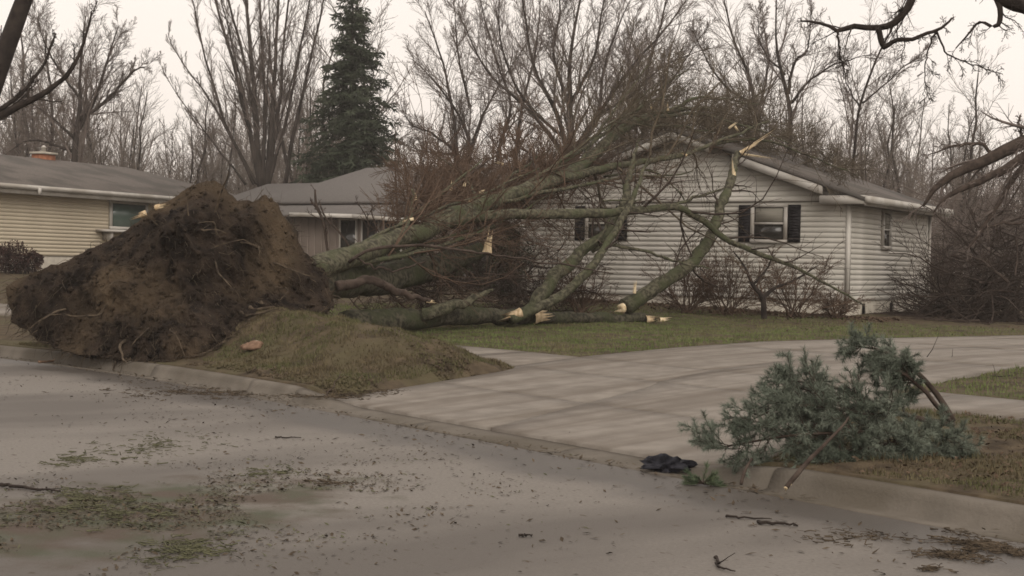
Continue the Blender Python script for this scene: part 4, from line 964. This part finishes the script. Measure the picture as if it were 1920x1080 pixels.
jag(at(972, 588, 25.75), (-.9, -.35, -.32), .75, .10, m_split, lc, 97)
C3 = ftl('limb', [(1160, 408, 28, .035), (1190, 380, 28, .03), (1140, 345, 28.4, .0), ][:2] + [(1130, 375, 28, .02)], seed=13, root=lc, k=12, sides=7)
C4 = ftl('limb', [(1085, 480, 27.3, .03), (1125, 440, 27.4, .028), (1150, 400, 27.6, .025), (1200, 375, 28, .012)], seed=14, root=lc, k=12, sides=7)
twigs_on('twigs', [(C1[0][:, 14:], C1[1][:, 14:]), (C2[0][:, 12:], C2[1][:, 12:])], [dict(n=9, t0=.1, ang=.9, ratio=.3, upw=.0, jit=.2, k=6, rr=.35, rtip=.005), dict(n=5, t0=.15, ang=.7, ratio=.45, upw=.0, jit=.2, k=4, rr=.6, rtip=.004)], 64, m_bark_brown, lc)
ld = thing('snapped_limb', 'thick broken limb propped against the gable with pale splintered top', 'branch', G(1175, 602))
D1 = ftl('limb', [(1172, 576, 28.4, .19), (1215, 548, 28.6, .175), (1260, 518, 28.9, .16), (1300, 488, 29.2, .145), (1332, 445, 29.6, .125), (1350, 395, 30, .115), (1366, 345, 30.6, .11), (1376, 312, 31, .10), (1384, 285, 31.3, .08)], seed=15, root=ld, k=34)
jag(at(1376, 330, 30.7), (-.1, -.25, 1), .45, .05, m_splitpale, ld, 98); jag(at(1392, 285, 31.2), (.75, -.05, .5), .95, .055, m_split, ld, 99); jag(at(1386, 288, 31.3), (.9, -.05, -.12), 1.1, .03, m_splitpale, ld, 100)
jag(at(1190, 545, 28.3), (.05, -.2, 1), .3, .035, m_splitpale, ld, 101); jag(at(1165, 578, 28.2), (-.6, -.4, -.1), .25, .10, m_splitpale, ld, 102)
twigs_on('twigs', [(D1[0][:, 8:], D1[1][:, 8:])], [dict(n=12, t0=.1, ang=.9, ratio=.3, upw=.0, jit=.2, k=6, rr=.22, rtip=.005), dict(n=5, t0=.15, ang=.7, ratio=.45, upw=.0, jit=.2, k=4, rr=.6, rtip=.004)], 65, m_bark_brown, ld)

# ------------------------------------------------------------------ shrubs
def bush(px, py, d_, ht, spread, n, seed, label, m=m_twig_red, name='bare_shrub', group='shrubs along the front wall'):
    p = at(px, py, d_); base = np.array([p[0], p[1], float(zt(p[0], p[1], False))]); g = rng(seed); root = thing(name, label, 'shrub', base, group); k = 7
    P = np.zeros((n, k, 3)); P[:, 0] = base + np.stack([g.normal(size=n) * .1, g.normal(size=n) * .1, 0 * g.random(n)], -1); dv = nrm(np.stack([g.normal(size=n) * spread, g.normal(size=n) * spread * .7, np.ones(n)], -1)); L = ht * (.6 + .5 * g.random(n))
    for s in range(1, k): dv = nrm(dv + g.normal(size=(n, 3)) * .16); P[:, s] = P[:, s - 1] + dv * (L / (k - 1))[:, None]
    R = (.008 + .010 * g.random(n))[:, None] * np.linspace(1, .4, k)[None]
    V, q, t = tubes(P, R, 5); stuff(part('stems', V, [q], m, root, True))
    lv = levels(P, R, [dict(n=9, t0=.2, ang=.7, ratio=.4, upw=.05, jit=.18, k=5, rr=.6, rtip=.0045), dict(n=6, t0=.1, ang=.7, ratio=.5, upw=.02, jit=.18, k=2, rr=.6, rtip=.004)], g); B = MB()
    for p_, r in lv: V, q, t = tubes(p_, r, 3); B.add(V, None, q)
    V, fs = B.out(); stuff(part('twigs', V, fs, m, root))
bush(1290, 590, 32.8, 1.5, .8, 26, 71, 'reddish bare shrub at the foot of the thick propped limb')
bush(1365, 590, 32.6, 1.6, .8, 26, 72, 'reddish bare shrub below the left shutter of the right window')
bush(1495, 592, 32.6, 1.5, .8, 24, 73, 'reddish bare shrub below the right shutter of the right window')
bush(1565, 595, 32.8, .9, .9, 20, 74, 'low bare shrub at the corner of the grey house')
bush(1090, 585, 31, 1.2, .9, 22, 75, 'tangled bare shrub beneath the left shuttered window')
traced_tree('ornamental_tree', 'small crooked bare tree forking low in front of the right window', gbase(1432, 31.5),
            [[(1433, 608, 31.5, .075), (1432, 580, 31.5, .065), (1430, 558, 31.5, .06), (1412, 535, 31.4, .045), (1398, 505, 31.4, .03), (1375, 470, 31.4, .012)], [(1430, 558, 31.5, .05), (1452, 540, 31.6, .042), (1485, 528, 31.6, .03), (1530, 500, 31.7, .012)], [(1412, 535, 31.4, .03), (1440, 500, 31.4, .02), (1450, 470, 31.4, .01)]],
            [dict(n=10, t0=.2, ang=.8, ratio=.45, upw=.08, jit=.18, k=6, rr=.45, rtip=.005), dict(n=7, t0=.1, ang=.7, ratio=.5, upw=.04, jit=.2, k=4, rr=.6, rtip=.004), dict(n=4, t0=.1, ang=.7, ratio=.5, upw=.02, jit=.2, k=2, rr=.6, rtip=.0035)], 33, mt=m_bark_dark, mc=m_twig_red, k=14, wob=.01)
def leafcloud(name, label, blobs, n, size, m, seed, cat='shrub', group=None, stem=True):
    g = rng(seed); cs = np.array([at(x, y, d_) for x, y, d_, *_ in blobs]); rd = np.array([[b_[3], b_[4], b_[5]] for b_ in blobs]); base = cs.mean(0); base[2] = float(zt(base[0], base[1], False))
    root = thing(name, label, cat, base, group); w_ = g.integers(0, len(blobs), n); v = nrm(g.normal(size=(n, 3))) * (.45 + .6 * g.random((n, 1)) ** .6); p = cs[w_] + v * rd[w_]; p += .12 * np.stack([fbm(p * 3 + k_, 2) for k_ in (0, 5, 9)], -1)
    p[:, 2] = np.maximum(p[:, 2], zt(p[:, 0], p[:, 1], False) + .02)
    dv = nrm(v + g.normal(size=(n, 3)) * .7); wv = nrm(np.cross(dv, g.normal(size=(n, 3)))); s = size * (.5 + g.random((n, 1)))
    V = np.stack([p, p + dv * s * .5 + wv * s * .22, p + dv * s, p + dv * s * .5 - wv * s * .22], 1).reshape(-1, 3)
    stuff(part('foliage', V, [np.arange(n * 4).reshape(-1, 4)], m, root))
    ns_ = 5 * len(blobs); Pb = np.repeat(base[None], ns_, 0) + g.normal(size=(ns_, 3)) * [.15, .15, 0]; Pe = cs[np.arange(ns_) % len(blobs)] + g.normal(size=(ns_, 3)) * .35 * rd[np.arange(ns_) % len(blobs)]
    P = np.stack([Pb, (Pb + Pe) / 2 + [0, 0, .1], Pe], 1); P[:, :, 2] = np.maximum(P[:, :, 2], zt(P[:, :, 0], P[:, :, 1], False)); V, q, t = tubes(P, np.tile([.02, .014, .006], (ns_, 1)), 5); stuff(part('stems', V, [q], m_bark_dark, root, True))
leafcloud('evergreen_shrub', 'dark green evergreen shrub crushed against the broken entry', [(965, 480, 33.5, .4, .4, .6), (930, 520, 33, .45, .4, .45)], 3000, .07, m_evergreen, 81, group='evergreen shrubs by the entry')
leafcloud('evergreen_shrub', 'low dark evergreen shrub in the gap behind the two mossy trunks', [(760, 478, 29, .6, .5, .25), (850, 490, 30, .5, .4, .3)], 2600, .07, m_evergreen, 82, group='evergreen shrubs by the entry')
brush('entry_brush', 'brown tangle of snapped branches filling the gap before the broken entry', 'brush', [(900, 500, 30.5, 1.0, .6, .5), (960, 530, 31.5, .8, .6, .5), (820, 540, 28, 1.0, .6, .3), (870, 440, 31, .8, .6, .4), (1010, 560, 31, .8, .5, .3), (740, 545, 26, .8, .5, .25)], 190, 1.3, 44, m_bark_brown, .018)
leafcloud('rounded_shrub', 'rounded purple-brown shrub in front of the tan house', [(35, 482, 41, .48, .45, .38), (60, 492, 41.2, .3, .3, .25), (12, 488, 40.8, .35, .35, .3)], 6000, .07, m_purple, 83)

# thin saplings in front of the low wing
for i, (lb, ss) in enumerate([('thin bare sapling standing straight in front of the low wing roof', [[(748, 470, 33, .03), (745, 400, 33, .025), (741, 320, 33, .02), (740, 230, 33, .008)]]), ('short forked sapling with dark stubs above the root plate', [[(620, 500, 30, .03), (604, 410, 30, .03), (594, 385, 30, .03), (592, 355, 30, .02)], [(600, 400, 30, .025), (582, 374, 30, .015)]]),
                              ('pale bent sapling arching in front of the dark wing windows', [[(665, 480, 29, .02), (640, 440, 29, .02), (612, 410, 29, .02), (600, 380, 29, .01)], [(685, 470, 29, .018), (690, 420, 29, .014), (672, 380, 29, .008)], [(715, 450, 29, .016), (698, 400, 29, .012), (700, 385, 29, .008)]])]):
    traced_tree('sapling', lb, gbase(ss[0][0][0], ss[0][0][2]), ss, [dict(n=6, t0=.3, ang=.8, ratio=.3, upw=.05, jit=.2, k=5, rr=.5, rtip=.005), dict(n=4, t0=.2, ang=.7, ratio=.5, upw=.05, jit=.2, k=2, rr=.6, rtip=.004)], 91 + i, mt=m_bark_brown, mc=m_bark_brown, k=12, wob=.02, group='saplings by the low wing')

# ------------------------------------------------------------------ pine bough on the verge
def tufts(P, g, n, ln, wd, spread=.9):
    """needles along branches P (N,k,3): n per branch"""
    N, k, _ = P.shape; m = N * n; idx = np.repeat(np.arange(N), n); t = .25 + .75 * g.random(m); f = t * (k - 1.001); i = f.astype(int); u = (f - i)[:, None]
    p = P[idx, i] * (1 - u) + P[idx, i + 1] * u; tan = nrm(P[idx, i + 1] - P[idx, i]); per = nrm(np.cross(tan, g.normal(size=(m, 3)))); a = (spread * (.3 + .7 * g.random(m)))[:, None]
    dv = nrm(np.cos(a) * tan + np.sin(a) * per + [0, 0, .05]); L = ln * (.6 + .6 * g.random((m, 1))); wv = nrm(np.cross(dv, g.normal(size=(m, 3)))) * wd
    V = np.stack([p - wv, p + wv, p + dv * L], 1).reshape(-1, 3); return V, np.arange(m * 3).reshape(-1, 3)
bo = thing('pine_bough', 'large green pine bough lying on the grass verge by the driveway', 'branch', G(1600, 850))
d = 10.6
stems = [[(1788, 790, d, .026), (1760, 745, d, .022), (1725, 700, d, .018), (1680, 672, d, .014), (1640, 655, d, .009), (1600, 650, d, .005)],
         [(1785, 795, d, .02), (1735, 735, d - .1, .016), (1690, 700, d - .1, .012), (1655, 690, d - .1, .008)],
         [(1790, 795, d, .026), (1740, 790, d, .022), (1660, 765, d, .018), (1590, 735, d, .013), (1540, 722, d, .009), (1480, 715, d, .005)],
         [(1700, 778, d, .016), (1610, 775, d - .2, .013), (1510, 760, d - .3, .010), (1440, 770, d - .3, .007), (1400, 795, d - .3, .004)],
         [(1720, 786, d, .016), (1620, 810, d - .3, .013), (1500, 815, d - .4, .010), (1400, 828, d - .4, .007), (1335, 842, d - .4, .004)],
         [(1740, 790, d, .014), (1700, 820, d - .3, .012), (1620, 840, d - .4, .008), (1540, 850, d - .5, .005)],
         [(1760, 795, d, .012), (1770, 825, d - .2, .009), (1800, 845, d - .3, .005)], [(1745, 792, d, .012), (1720, 830, d - .3, .009), (1690, 855, d - .5, .005)],
         [(1560, 768, d - .2, .009), (1520, 735, d - .1, .007), (1480, 725, d, .005), (1450, 740, d, .003)], [(1690, 700, d, .009), (1670, 740, d - .1, .007), (1650, 775, d - .2, .004)], [(1660, 765, d, .009), (1690, 745, d, .007), (1705, 712, d, .004)],
         [(1620, 810, d - .3, .009), (1560, 790, d - .2, .007), (1490, 790, d - .2, .004)]]
g = rng(21); SPR = []
for s in stems:
    P, R = limb(s, 14, .012, len(s)); P[:, :, 2] = np.maximum(P[:, :, 2], zt(P[:, :, 0], P[:, :, 1], False) + .03)
    V, q, t = tubes(P, R, 7, True); part('stem', V, [q, t], m_bark_brown, bo, True); SPR.append((P, R))
P, R = stack(SPR, 14)
foli = np.array([2, 3, 4, 5, 6, 7, 8, 11, 3, 4, 5])
pa, ra_ = grow(P[[0, 1]], R[[0, 1]], 16, .6, .9, .26, g, upw=-.12, jit=.14, k=6, rr=.45, rtip=.0025, lmin=.14)
pb, rb_ = grow(P[[9, 10]], R[[9, 10]], 7, .3, .9, .3, g, upw=-.05, jit=.14, k=6, rr=.45, rtip=.0025, lmin=.1)
p1, r1 = grow(P[foli], R[foli], 20, .22, .95, .28, g, upw=.0, jit=.14, k=6, rr=.45, rtip=.0025, lmin=.16)
p1 = np.concatenate([p1, pa, pb]); r1 = np.concatenate([r1, ra_, rb_])
p2, r2 = grow(p1, r1, 7, .12, .75, .5, g, upw=.02, jit=.14, k=4, rr=.7, rtip=.002, lmin=.08)
for p_ in (p1, p2): p_[:, :, 2] = np.maximum(p_[:, :, 2], zt(p_[:, :, 0], p_[:, :, 1], False) + .02)
B = MB()
for p_, r_ in ((p1, r1), (p2, r2)): V, q, t = tubes(p_, r_, 4); B.add(V, None, q)
V, fs = B.out(); stuff(part('twigs', V, fs, m_bark_brown, bo))
V, f = tufts(p2, g, 56, .052, .0022, 1.3); V2, f2 = tufts(p1, g, 56, .052, .0022, 1.3); V = np.concatenate([V, V2]); f = np.concatenate([f, f2 + len(V) - len(V2)])
V[:, 2] = np.maximum(V[:, 2], zt(V[:, 0], V[:, 1], False) + .004)
stuff(part('needles', V, [f], m_needle, bo))
def sprig(px, py, label, n, ln, seed, m, group=None, sc=1.0):
    b_ = G(px, py); g = rng(seed); o = thing('pine_sprig', label, 'sprig', b_, group); k = 5; P = np.zeros((n, k, 3)); P[:, 0] = b_ + [0, 0, .015]; th = g.random(n) * 6.28; dv = nrm(np.stack([np.cos(th), np.sin(th) * .8, .25 + .5 * g.random(n)], -1))
    for s in range(1, k): dv = nrm(dv + g.normal(size=(n, 3)) * .2 - [0, 0, .08]); P[:, s] = P[:, s - 1] + dv * ln * (.6 + .6 * g.random((n, 1))) / (k - 1)
    P[:, :, 2] = np.maximum(P[:, :, 2], b_[2] + .008); V, q, t = tubes(P, np.tile(np.linspace(.004, .0015, k), (n, 1)), 5); stuff(part('twigs', V, [q], m_bark_brown, o, True)); V, f = tufts(P, g, 90, .05 * sc, .002); V[:, 2] = np.maximum(V[:, 2], b_[2] + .003); stuff(part('needles', V, [f], m, o))
sprig(1318, 912, 'small bright green pine sprig in the gutter below the bough', 20, .15, 22, m_needle_light)

# ------------------------------------------------------------------ small things on the ground
def ground_stick(name, label, pts, r0_, r1, m, cat='stick', group=None, twigs=0, seed=0, lift=.0):
    g = rng(seed); W3 = np.array([G(x, y) for x, y in pts]); W3[:, 2] += r0_ * .9 + .004 + lift * np.linspace(0, 1, len(pts)); base = W3[0].copy(); root = thing(name, label, cat, base, group)
    k = 12; s = spline(np.concatenate([W3, np.linspace(r0_, r1, len(pts))[:, None]], 1), k); P = s[None, :, :3]; P = P + .012 * g.normal(size=P.shape) * [1, 1, .2]; R = s[None, :, 3]
    V, q, t = tubes(P, R, 6, True); part('stem', V, [q, t], m, root, True)
    if twigs:
        p, r = grow(P, R, twigs, .2, .8, .3, g, upw=0.05, jit=.15, k=4, rr=.7, rtip=.002); p[:, :, 2] = np.maximum(p[:, :, 2], base[2])
        for i in range(len(p)): V, q, t = tubes(p[i:i + 1], r[i:i + 1], 5, True); part('twig', V, [q, t], m, root, True)
    return root
gs_ = 'sticks scattered over road and driveway'
for i, (lb, pts, r, tw) in enumerate([
    ('dark forked stick near the middle of the driveway apron', [(960, 799), (985, 802), (1010, 797), (1045, 793)], .011, 2), ('short thick dark stick right of the forked stick on the apron', [(1050, 818), (1068, 826), (1092, 828)], .012, 1),
    ('small stick close to the gutter seam on the apron', [(1110, 832), (1140, 824)], .010, 1), ('thin curved stick lying beside the pine bough on the driveway', [(1215, 739), (1240, 745), (1300, 745)], .010, 1),
    ('short thick stick near the lawn tip', [(848, 746), (876, 737)], .016, 0), ('tangled twig by the left end of the driveway', [(690, 742), (720, 746), (752, 747)], .010, 4),
    ('long branched stick on the driveway behind the bough', [(1690, 686), (1720, 684), (1750, 675), (1812, 680)], .014, 3), ('dark chunk of stick at the far edge of the driveway', [(1528, 670), (1560, 671)], .02, 0),
    ('thin dark stick on the road below the right kerb', [(1358, 971), (1395, 975), (1440, 976)], .009, 0), ('thicker dark stick on the road nearest the right kerb stick', [(1428, 985), (1462, 988), (1492, 991)], .012, 0),
    ('bent twig at the bottom edge of the road', [(1342, 1050), (1352, 1068), (1378, 1079)], .008, 1), ('thin straight stick lying across the road left of centre', [(515, 822), (562, 823)], .008, 0),
    ('long brown branch on the muddy road patch', [(0, 914), (50, 920), (112, 927)], .014, 1), ('pale wooden sliver lying against the left kerb', [(72, 681), (100, 679), (136, 673)], .02, 0),
    ('small dark stick on the bare middle of the road', [(975, 1010), (996, 1009)], .008, 0), ('twig lying on the lawn edge by the driveway', [(1330, 663), (1400, 668), (1490, 664)], .013, 2),
    ('small twig on the driveway far right', [(1830, 700), (1870, 708), (1900, 705)], .008, 3), ('thin stick on the upper driveway', [(1130, 705), (1180, 700)], .009, 0)]):
    ground_stick('stick', lb, pts, r, r * .4, m_bark_dark if i != 13 else m_rock, group=gs_, twigs=tw, seed=300 + i)
ks = ground_stick('stick', 'twig standing upright out of the debris at the left kerb end', [(612, 752), (640, 740)], .009, .004, m_bark_brown, group=gs_, twigs=2, seed=340, lift=.24)
bs = thing('broken_stick', 'brown stick with a pale snapped end leaning on the right kerb', 'stick', G(1478, 925), gs_)
P, R = limb([(1474, 916, 9.35, .016), (1495, 886, 9.45, .017), (1530, 850, 9.6, .014), (1570, 808, 9.8, .010), (1592, 782, 9.9, .006)], 14, .01, 5); V, q, t = tubes(P, R, 8, True); part('stem', V, [q, t], m_bark_brown, bs, True); jag(P[0, 0], P[0, 0] - P[0, 2], .05, .016, m_splitpale, bs, 103, 'snapped_end', 7)
b2 = thing('broken_stick', 'short upright stick end poking over the kerb left of the pale snapped stick', 'stick', G(1392, 912), gs_)
P, R = limb([(1390, 908, 9.65, .012), (1396, 885, 9.72, .012), (1410, 860, 9.9, .008)], 8, .004, 6); V, q, t = tubes(P, R, 7, True); part('stem', V, [q, t], m_bark_brown, b2, True)
def lump(name, label, cat, px, py, ext, m, seed, amp=.35, fr=5, extra=None):
    b_ = G(px, py); n, mm = 28, 18; th, ph = np.meshgrid(np.linspace(0, 2 * np.pi, n, endpoint=False), np.linspace(.02, np.pi - .02, mm), indexing='xy'); v = np.stack([np.cos(th) * np.sin(ph), np.sin(th) * np.sin(ph), np.cos(ph)], -1)
    rr_ = 1 + amp * fbm(v * fr * .4 + seed * 3.3, 4); V = v * rr_[..., None] * np.array(ext); V[..., 2] = np.maximum(V[..., 2] + ext[2] * .55, 0) ; ii = np.arange(n * mm).reshape(mm, n)
    f = np.stack([ii[:-1], np.roll(ii[:-1], -1, 1), np.roll(ii[1:], -1, 1), ii[1:]], -1).reshape(-1, 4)[:, ::-1]
    o = mk(name, V.reshape(-1, 3), [f], m, None, True); o.location = b_; return tag(o, label, cat)
lump('dark_rag', 'crumpled black rag-like bundle lying in the driveway gutter', 'rag', 1250, 885, (.145, .09, .075), m_bag, 4, .8, 7)
lump('stone', 'reddish stone lying on the heaved turf by the kerb', 'stone', 472, 660, (.13, .1, .07), m_rock, 5, .4, 3)
lump('stone', 'small pale stone perched beside the reddish stone', 'stone', 482, 646, (.05, .04, .03), m_found, 6, .4, 3)
def clump(px, py, w_, h_, n, label, seed, m=m_litter, group='clumps of wet debris on the road'):
    c = G(px, py); g = rng(seed); k = 4; n0 = n; n = int(n * 2.2); P = np.zeros((n, k, 3)); P[:, 0] = c + 1.5 * nrm(g.normal(size=(n, 3))) * g.random((n, 1)) ** .5 * [w_ * .75, h_ * 1.4, 0] + [0, 0, .012]; th = g.normal(size=n) * .9 - .35 + np.pi * g.integers(0, 2, n); dv = np.stack([np.cos(th), np.sin(th), 0 * th], -1)
    for s in range(1, k): dv = nrm(dv + g.normal(size=(n, 3)) * [.35, .35, .1]); P[:, s] = P[:, s - 1] + dv * (.008 + .026 * g.random((n, 1)) ** 2)
    P = P[fbm(P[:, 0] * [7, 9, 0] + seed * 5.7, 3) - .5 * np.linalg.norm((P[:, 0] - c) / [w_, h_ * 1.6, 1], axis=1) + .25 > 0]; n = len(P); P[:, :, 2] = np.clip(P[:, :, 2], c[2] + .004, c[2] + .04); V, q, t = tubes(P, (.0012 + .003 * g.random(n) ** 2)[:, None] * np.ones((1, k)), 4); o = mk('debris_clump', V - c, q, m); o.location = c; stuff(o); tag(o, label, 'debris', group)
clump(1830, 1022, .22, .22, 330, 'dark wet clump of plant debris on the road near the right kerb', 1); clump(1885, 1035, .2, .14, 220, 'dark wet debris clump at the right edge of the road', 2); clump(1790, 1050, .2, .14, 200, 'stringy dark debris clump in front of the right kerb', 3)
clump(1740, 1074, .1, .05, 60, 'small dark debris clump at the bottom edge of the road', 4); clump(620, 911, .24, .22, 120, 'low dark debris clump in the centre left of the road', 5); clump(1600, 1010, .4, .15, 90, 'thin line of debris in front of the right kerb', 6); clump(700, 736, .6, .3, 300, 'dark leaf and twig debris on the left corner of the apron', 7)
clump(610, 752, .6, .3, 500, 'twig and leaf debris heaped at the left kerb end', 8); clump(400, 738, 1.3, .5, 900, 'line of dark debris washed along the left gutter', 9)
for i_, (x_, y_, w2, h2_, n_, lb) in enumerate([(250, 965, .26, .36, 420, 'green tuft lying on the muddy road patch'), (140, 945, .3, .42, 480, 'larger green smear on the left of the muddy road patch'), (350, 1035, .24, .25, 320, 'green tuft at the near right edge of the muddy road patch'), (290, 842, .55, .6, 300, 'faint green debris beyond the muddy road patch'), (140, 862, .2, .25, 160, 'flattened green sprig left of the muddy road patch'), (512, 888, .22, .2, 120, 'thin green sprig lying alone in the middle of the road')]):
    clump(x_, y_, w2, h2_, n_, lb, 50 + i_, m_litter_green)

def scatter(name, pts, g, size, m, label, cat, el=3.0, tilt=.25):
    n = len(pts); th = g.random(n) * np.pi; dv = np.stack([np.cos(th), np.sin(th), g.normal(size=n) * tilt], -1); wv = np.stack([-np.sin(th), np.cos(th), g.normal(size=n) * tilt], -1); s = size * (.35 + 1.1 * g.random((n, 1)) ** 2)
    V = np.stack([pts - dv * s, pts + wv * s / el, pts + dv * s, pts - wv * s / el + [0, 0, .003]], 1).reshape(-1, 3); o = stuff(mk(name, V, np.arange(n * 4).reshape(-1, 4), m)); return tag(o, label, cat)
g = rng(400)
def road_pts(a, s, lift=.008): x, y = XY(a, s); return np.stack([x, y, np.where(s > .17, zt(x, y), np.where(s > -.255, .004, 0)) + lift + np.where(in_drive(a, s), .014, 0)], -1)
n = 2600; a = g.uniform(-7, 13, n); s = -np.abs(g.normal(size=n)) * 1.9 - .05; keep = fbm(np.stack([a * .8, s * 1.2, 0 * a], -1), 3) > -.05
P1 = road_pts(a[keep], s[keep]); n = 900; a = g.uniform(-3, 5, n); s = g.uniform(.2, 9, n); ok = in_drive(a, s) & (g.random(n) < .6); P2 = road_pts(a[ok], s[ok])
n = 800; a = g.uniform(-4, 11, n); s = -.12 - np.abs(g.normal(size=n)) * .16; P3 = road_pts(a, s, .012)
scatter('road_litter', np.concatenate([P1, P2, P3]), g, .026, m_litter, 'small dark bits of leaf and bark strewn over road and driveway', 'litter')
n = 11000; u_ = g.normal(size=n) * .75; v_ = g.normal(size=n) * 1.35; x = -2.2 + u_ * .82 + v_ * .57; y = 8.35 - u_ * .57 + v_ * .82; kp = fbm(np.stack([x * 2.2, y * 2.2, 0 * x], -1), 4) > -.05 - .25 * g.random(n); z = np.full(n, .006)
Pm = np.stack([x, y, z], -1)[kp]; h2 = len(Pm) // 3
scatter('mud_litter', Pm[h2:], g, .017, m_litter, 'brown shredded litter covering the muddy road patch', 'litter', 2.4); scatter('needle_litter', Pm[:h2], g, .020, m_litter_green, 'green shredded needles covering the muddy road patch', 'litter', 4)
# leaf litter on the right verge and along the far lawn edge
n = 5000; a = g.uniform(-9, -2.2, n); s = g.uniform(.22, 3.6, n); ok = (a < dr_right(s) - .05); Pv = road_pts(a[ok], s[ok], .02); n = 1800; x = g.uniform(5, 14, n); y = g.uniform(25.5, 31, n); Pf = np.stack([x, y, zt(x, y) + .02], -1)
scatter('leaf_litter', np.concatenate([Pv, Pf]), g, .019, m_leaf, 'brown leaf litter on the right verge and below the brush heap', 'leaves', 1.8, .5)

# ------------------------------------------------------------------ grass
def grass(name, label, pts, g, h0, m, wd=.006):
    n = len(pts); th = g.random(n) * 6.28; h0 = h0 * (.75 + .5 * vnoise(pts * 5))[:, None]; ln = np.stack([np.cos(th), np.sin(th), 0 * th], -1) * (.3 + .7 * g.random((n, 1))); h_ = h0 * (.4 + .9 * g.random((n, 1))); sd = np.stack([-np.sin(th), np.cos(th), 0 * th], -1) * wd
    top = pts + ln * h_ * .7 + np.array([0, 0, 1]) * h_; V = np.stack([pts - sd, pts + sd, top], 1).reshape(-1, 3); o = stuff(mk(name, V, np.arange(n * 3).reshape(-1, 3), m)); return tag(o, label, 'grass')
m_gr = mat('grass_green', (.085, .110, .036), (.155, .19, .068), 1.4, .8, 0, c3=(.15, .142, .068), s3=.8, l3=(.5, .62)); m_gr2 = mat('grass_straw', (.075, .059, .034), (.150, .122, .072), 2, .85, 0, c3=(.095, .094, .044), s3=1.2)
def field(a0, a1, s0, s1, n, cond, g): a = g.uniform(a0, a1, n); s = g.uniform(s0, s1, n); ok = cond(a, s); x, y = XY(a[ok], s[ok]); return np.stack([x, y, zt(x, y) - .004], -1)
Pm = field(2.9, 12, .24, 3.62, 75000, lambda a, s: (a > dr_left(s) + .1 + .1 * vnoise(np.stack([s * 3, a * 0, a * 0], -1))) & (s > .3 + .1 * vnoise(np.stack([a * 3, a * 0 + 4, a * 0], -1))) & (fbm(np.stack([a * 1.5, s * 1.5, 0 * a], -1), 3) > -.05 - .3 * (s > .5) + .2 * (a > 6.6) - g.random(len(a)) * .6), g)
grass('mound_grass', 'short yellowish grass on the heaved strip beside the root plate', Pm, g, .05, m_gr2)
Pl = field(4.4, 17, 4.95, 19, 110000, lambda a, s: (a > dr_left(s) + .03) & (g.random(len(a)) < np.clip(1.4 - s / 17, .2, 1)), g)
grass('lawn_grass', 'short green lawn between the driveway and the fallen log', Pl, g, .05, m_gr)
Pr = field(-9, -1.2, .24, 3.62, 60000, lambda a, s: (a < dr_right(s) - .03) & (fbm(np.stack([a * 1.6, s * 1.6, 0 * a], -1), 3) > -.25 - .3 * g.random(len(a))), g)
grass('verge_grass', 'thin patchy grass on the right verge under the pine bough', Pr, g, .045, m_gr2, .004)
Pr2 = field(-9, .8, 4.95, 12, 32000, lambda a, s: a < dr_right(s) - .03, g)
grass('far_verge_grass', 'green grass beyond the sidewalk at the right edge', Pr2, g, .05, m_gr)
# bare soil clods along the torn edge of the heaved turf
B = MB(); gc = rng(900)
for i in range(1500):
    sv = gc.uniform(.25, 3.4); av = float(dr_left(sv)) + .04 + abs(gc.normal()) * .3
    if vnoise(np.array([sv * 2.2, 3.1, 7.7])) < -.05: continue
    if gc.random() < .35: sv = .25 + abs(gc.normal()) * .12; av = gc.uniform(3.4, 6.8)
    x_, y_ = XY(av, sv); sz = .008 + .03 * gc.random() ** 3
    B.add(np.array([x_, y_, float(zt(x_, y_)) + sz * .3]) + ico * sz * (.7 + .6 * gc.random((7, 1))), f3=icf)
V, fs = B.out(); tag(stuff(mk('soil_clods', V, fs, m_ground)), 'dark crumbled soil along the torn edge of the heaved turf', 'soil')
# mulch and dead leaves along the foot of the house
n = 5000; t_ = g.uniform(-1.5, 9.5, n); y_ = np.abs(g.normal(size=n)) * 1.1 + .15; xy = Q[None] + e1[None] * t_[:, None] + n1[None] * y_[:, None]
scatter('mulch', np.stack([xy[:, 0], xy[:, 1], zt(xy[:, 0], xy[:, 1]) + .015], -1), g, .05, m_leaf, 'dead brown leaves and mulch along the foot of the grey house', 'leaves', 1.8, .6)

# ------------------------------------------------------------------ damp air
hx = 620
hz = mk('haze', hexa([(-hx, -hx, -1.2), (hx, -hx, -1.2), (hx, hx, -1.2), (-hx, hx, -1.2)], [(-hx, -hx, 26), (hx, -hx, 26), (hx, hx, 26), (-hx, hx, 26)]), BOXF, None)
hm = bpy.data.materials.new('haze'); hm.use_nodes = True; hm.node_tree.nodes.clear()
ho = hm.node_tree.nodes.new('ShaderNodeOutputMaterial'); hv = hm.node_tree.nodes.new('ShaderNodeVolumePrincipled')
hv.inputs['Color'].default_value = (.95, .9, .86, 1); hv.inputs['Density'].default_value = .0009; hv.inputs['Anisotropy'].default_value = .2
hm.node_tree.links.new(hv.outputs[0], ho.inputs['Volume']); hz.data.materials.append(hm); stuff(hz); tag(hz, 'thin damp haze hanging in the air over the whole street', 'haze')
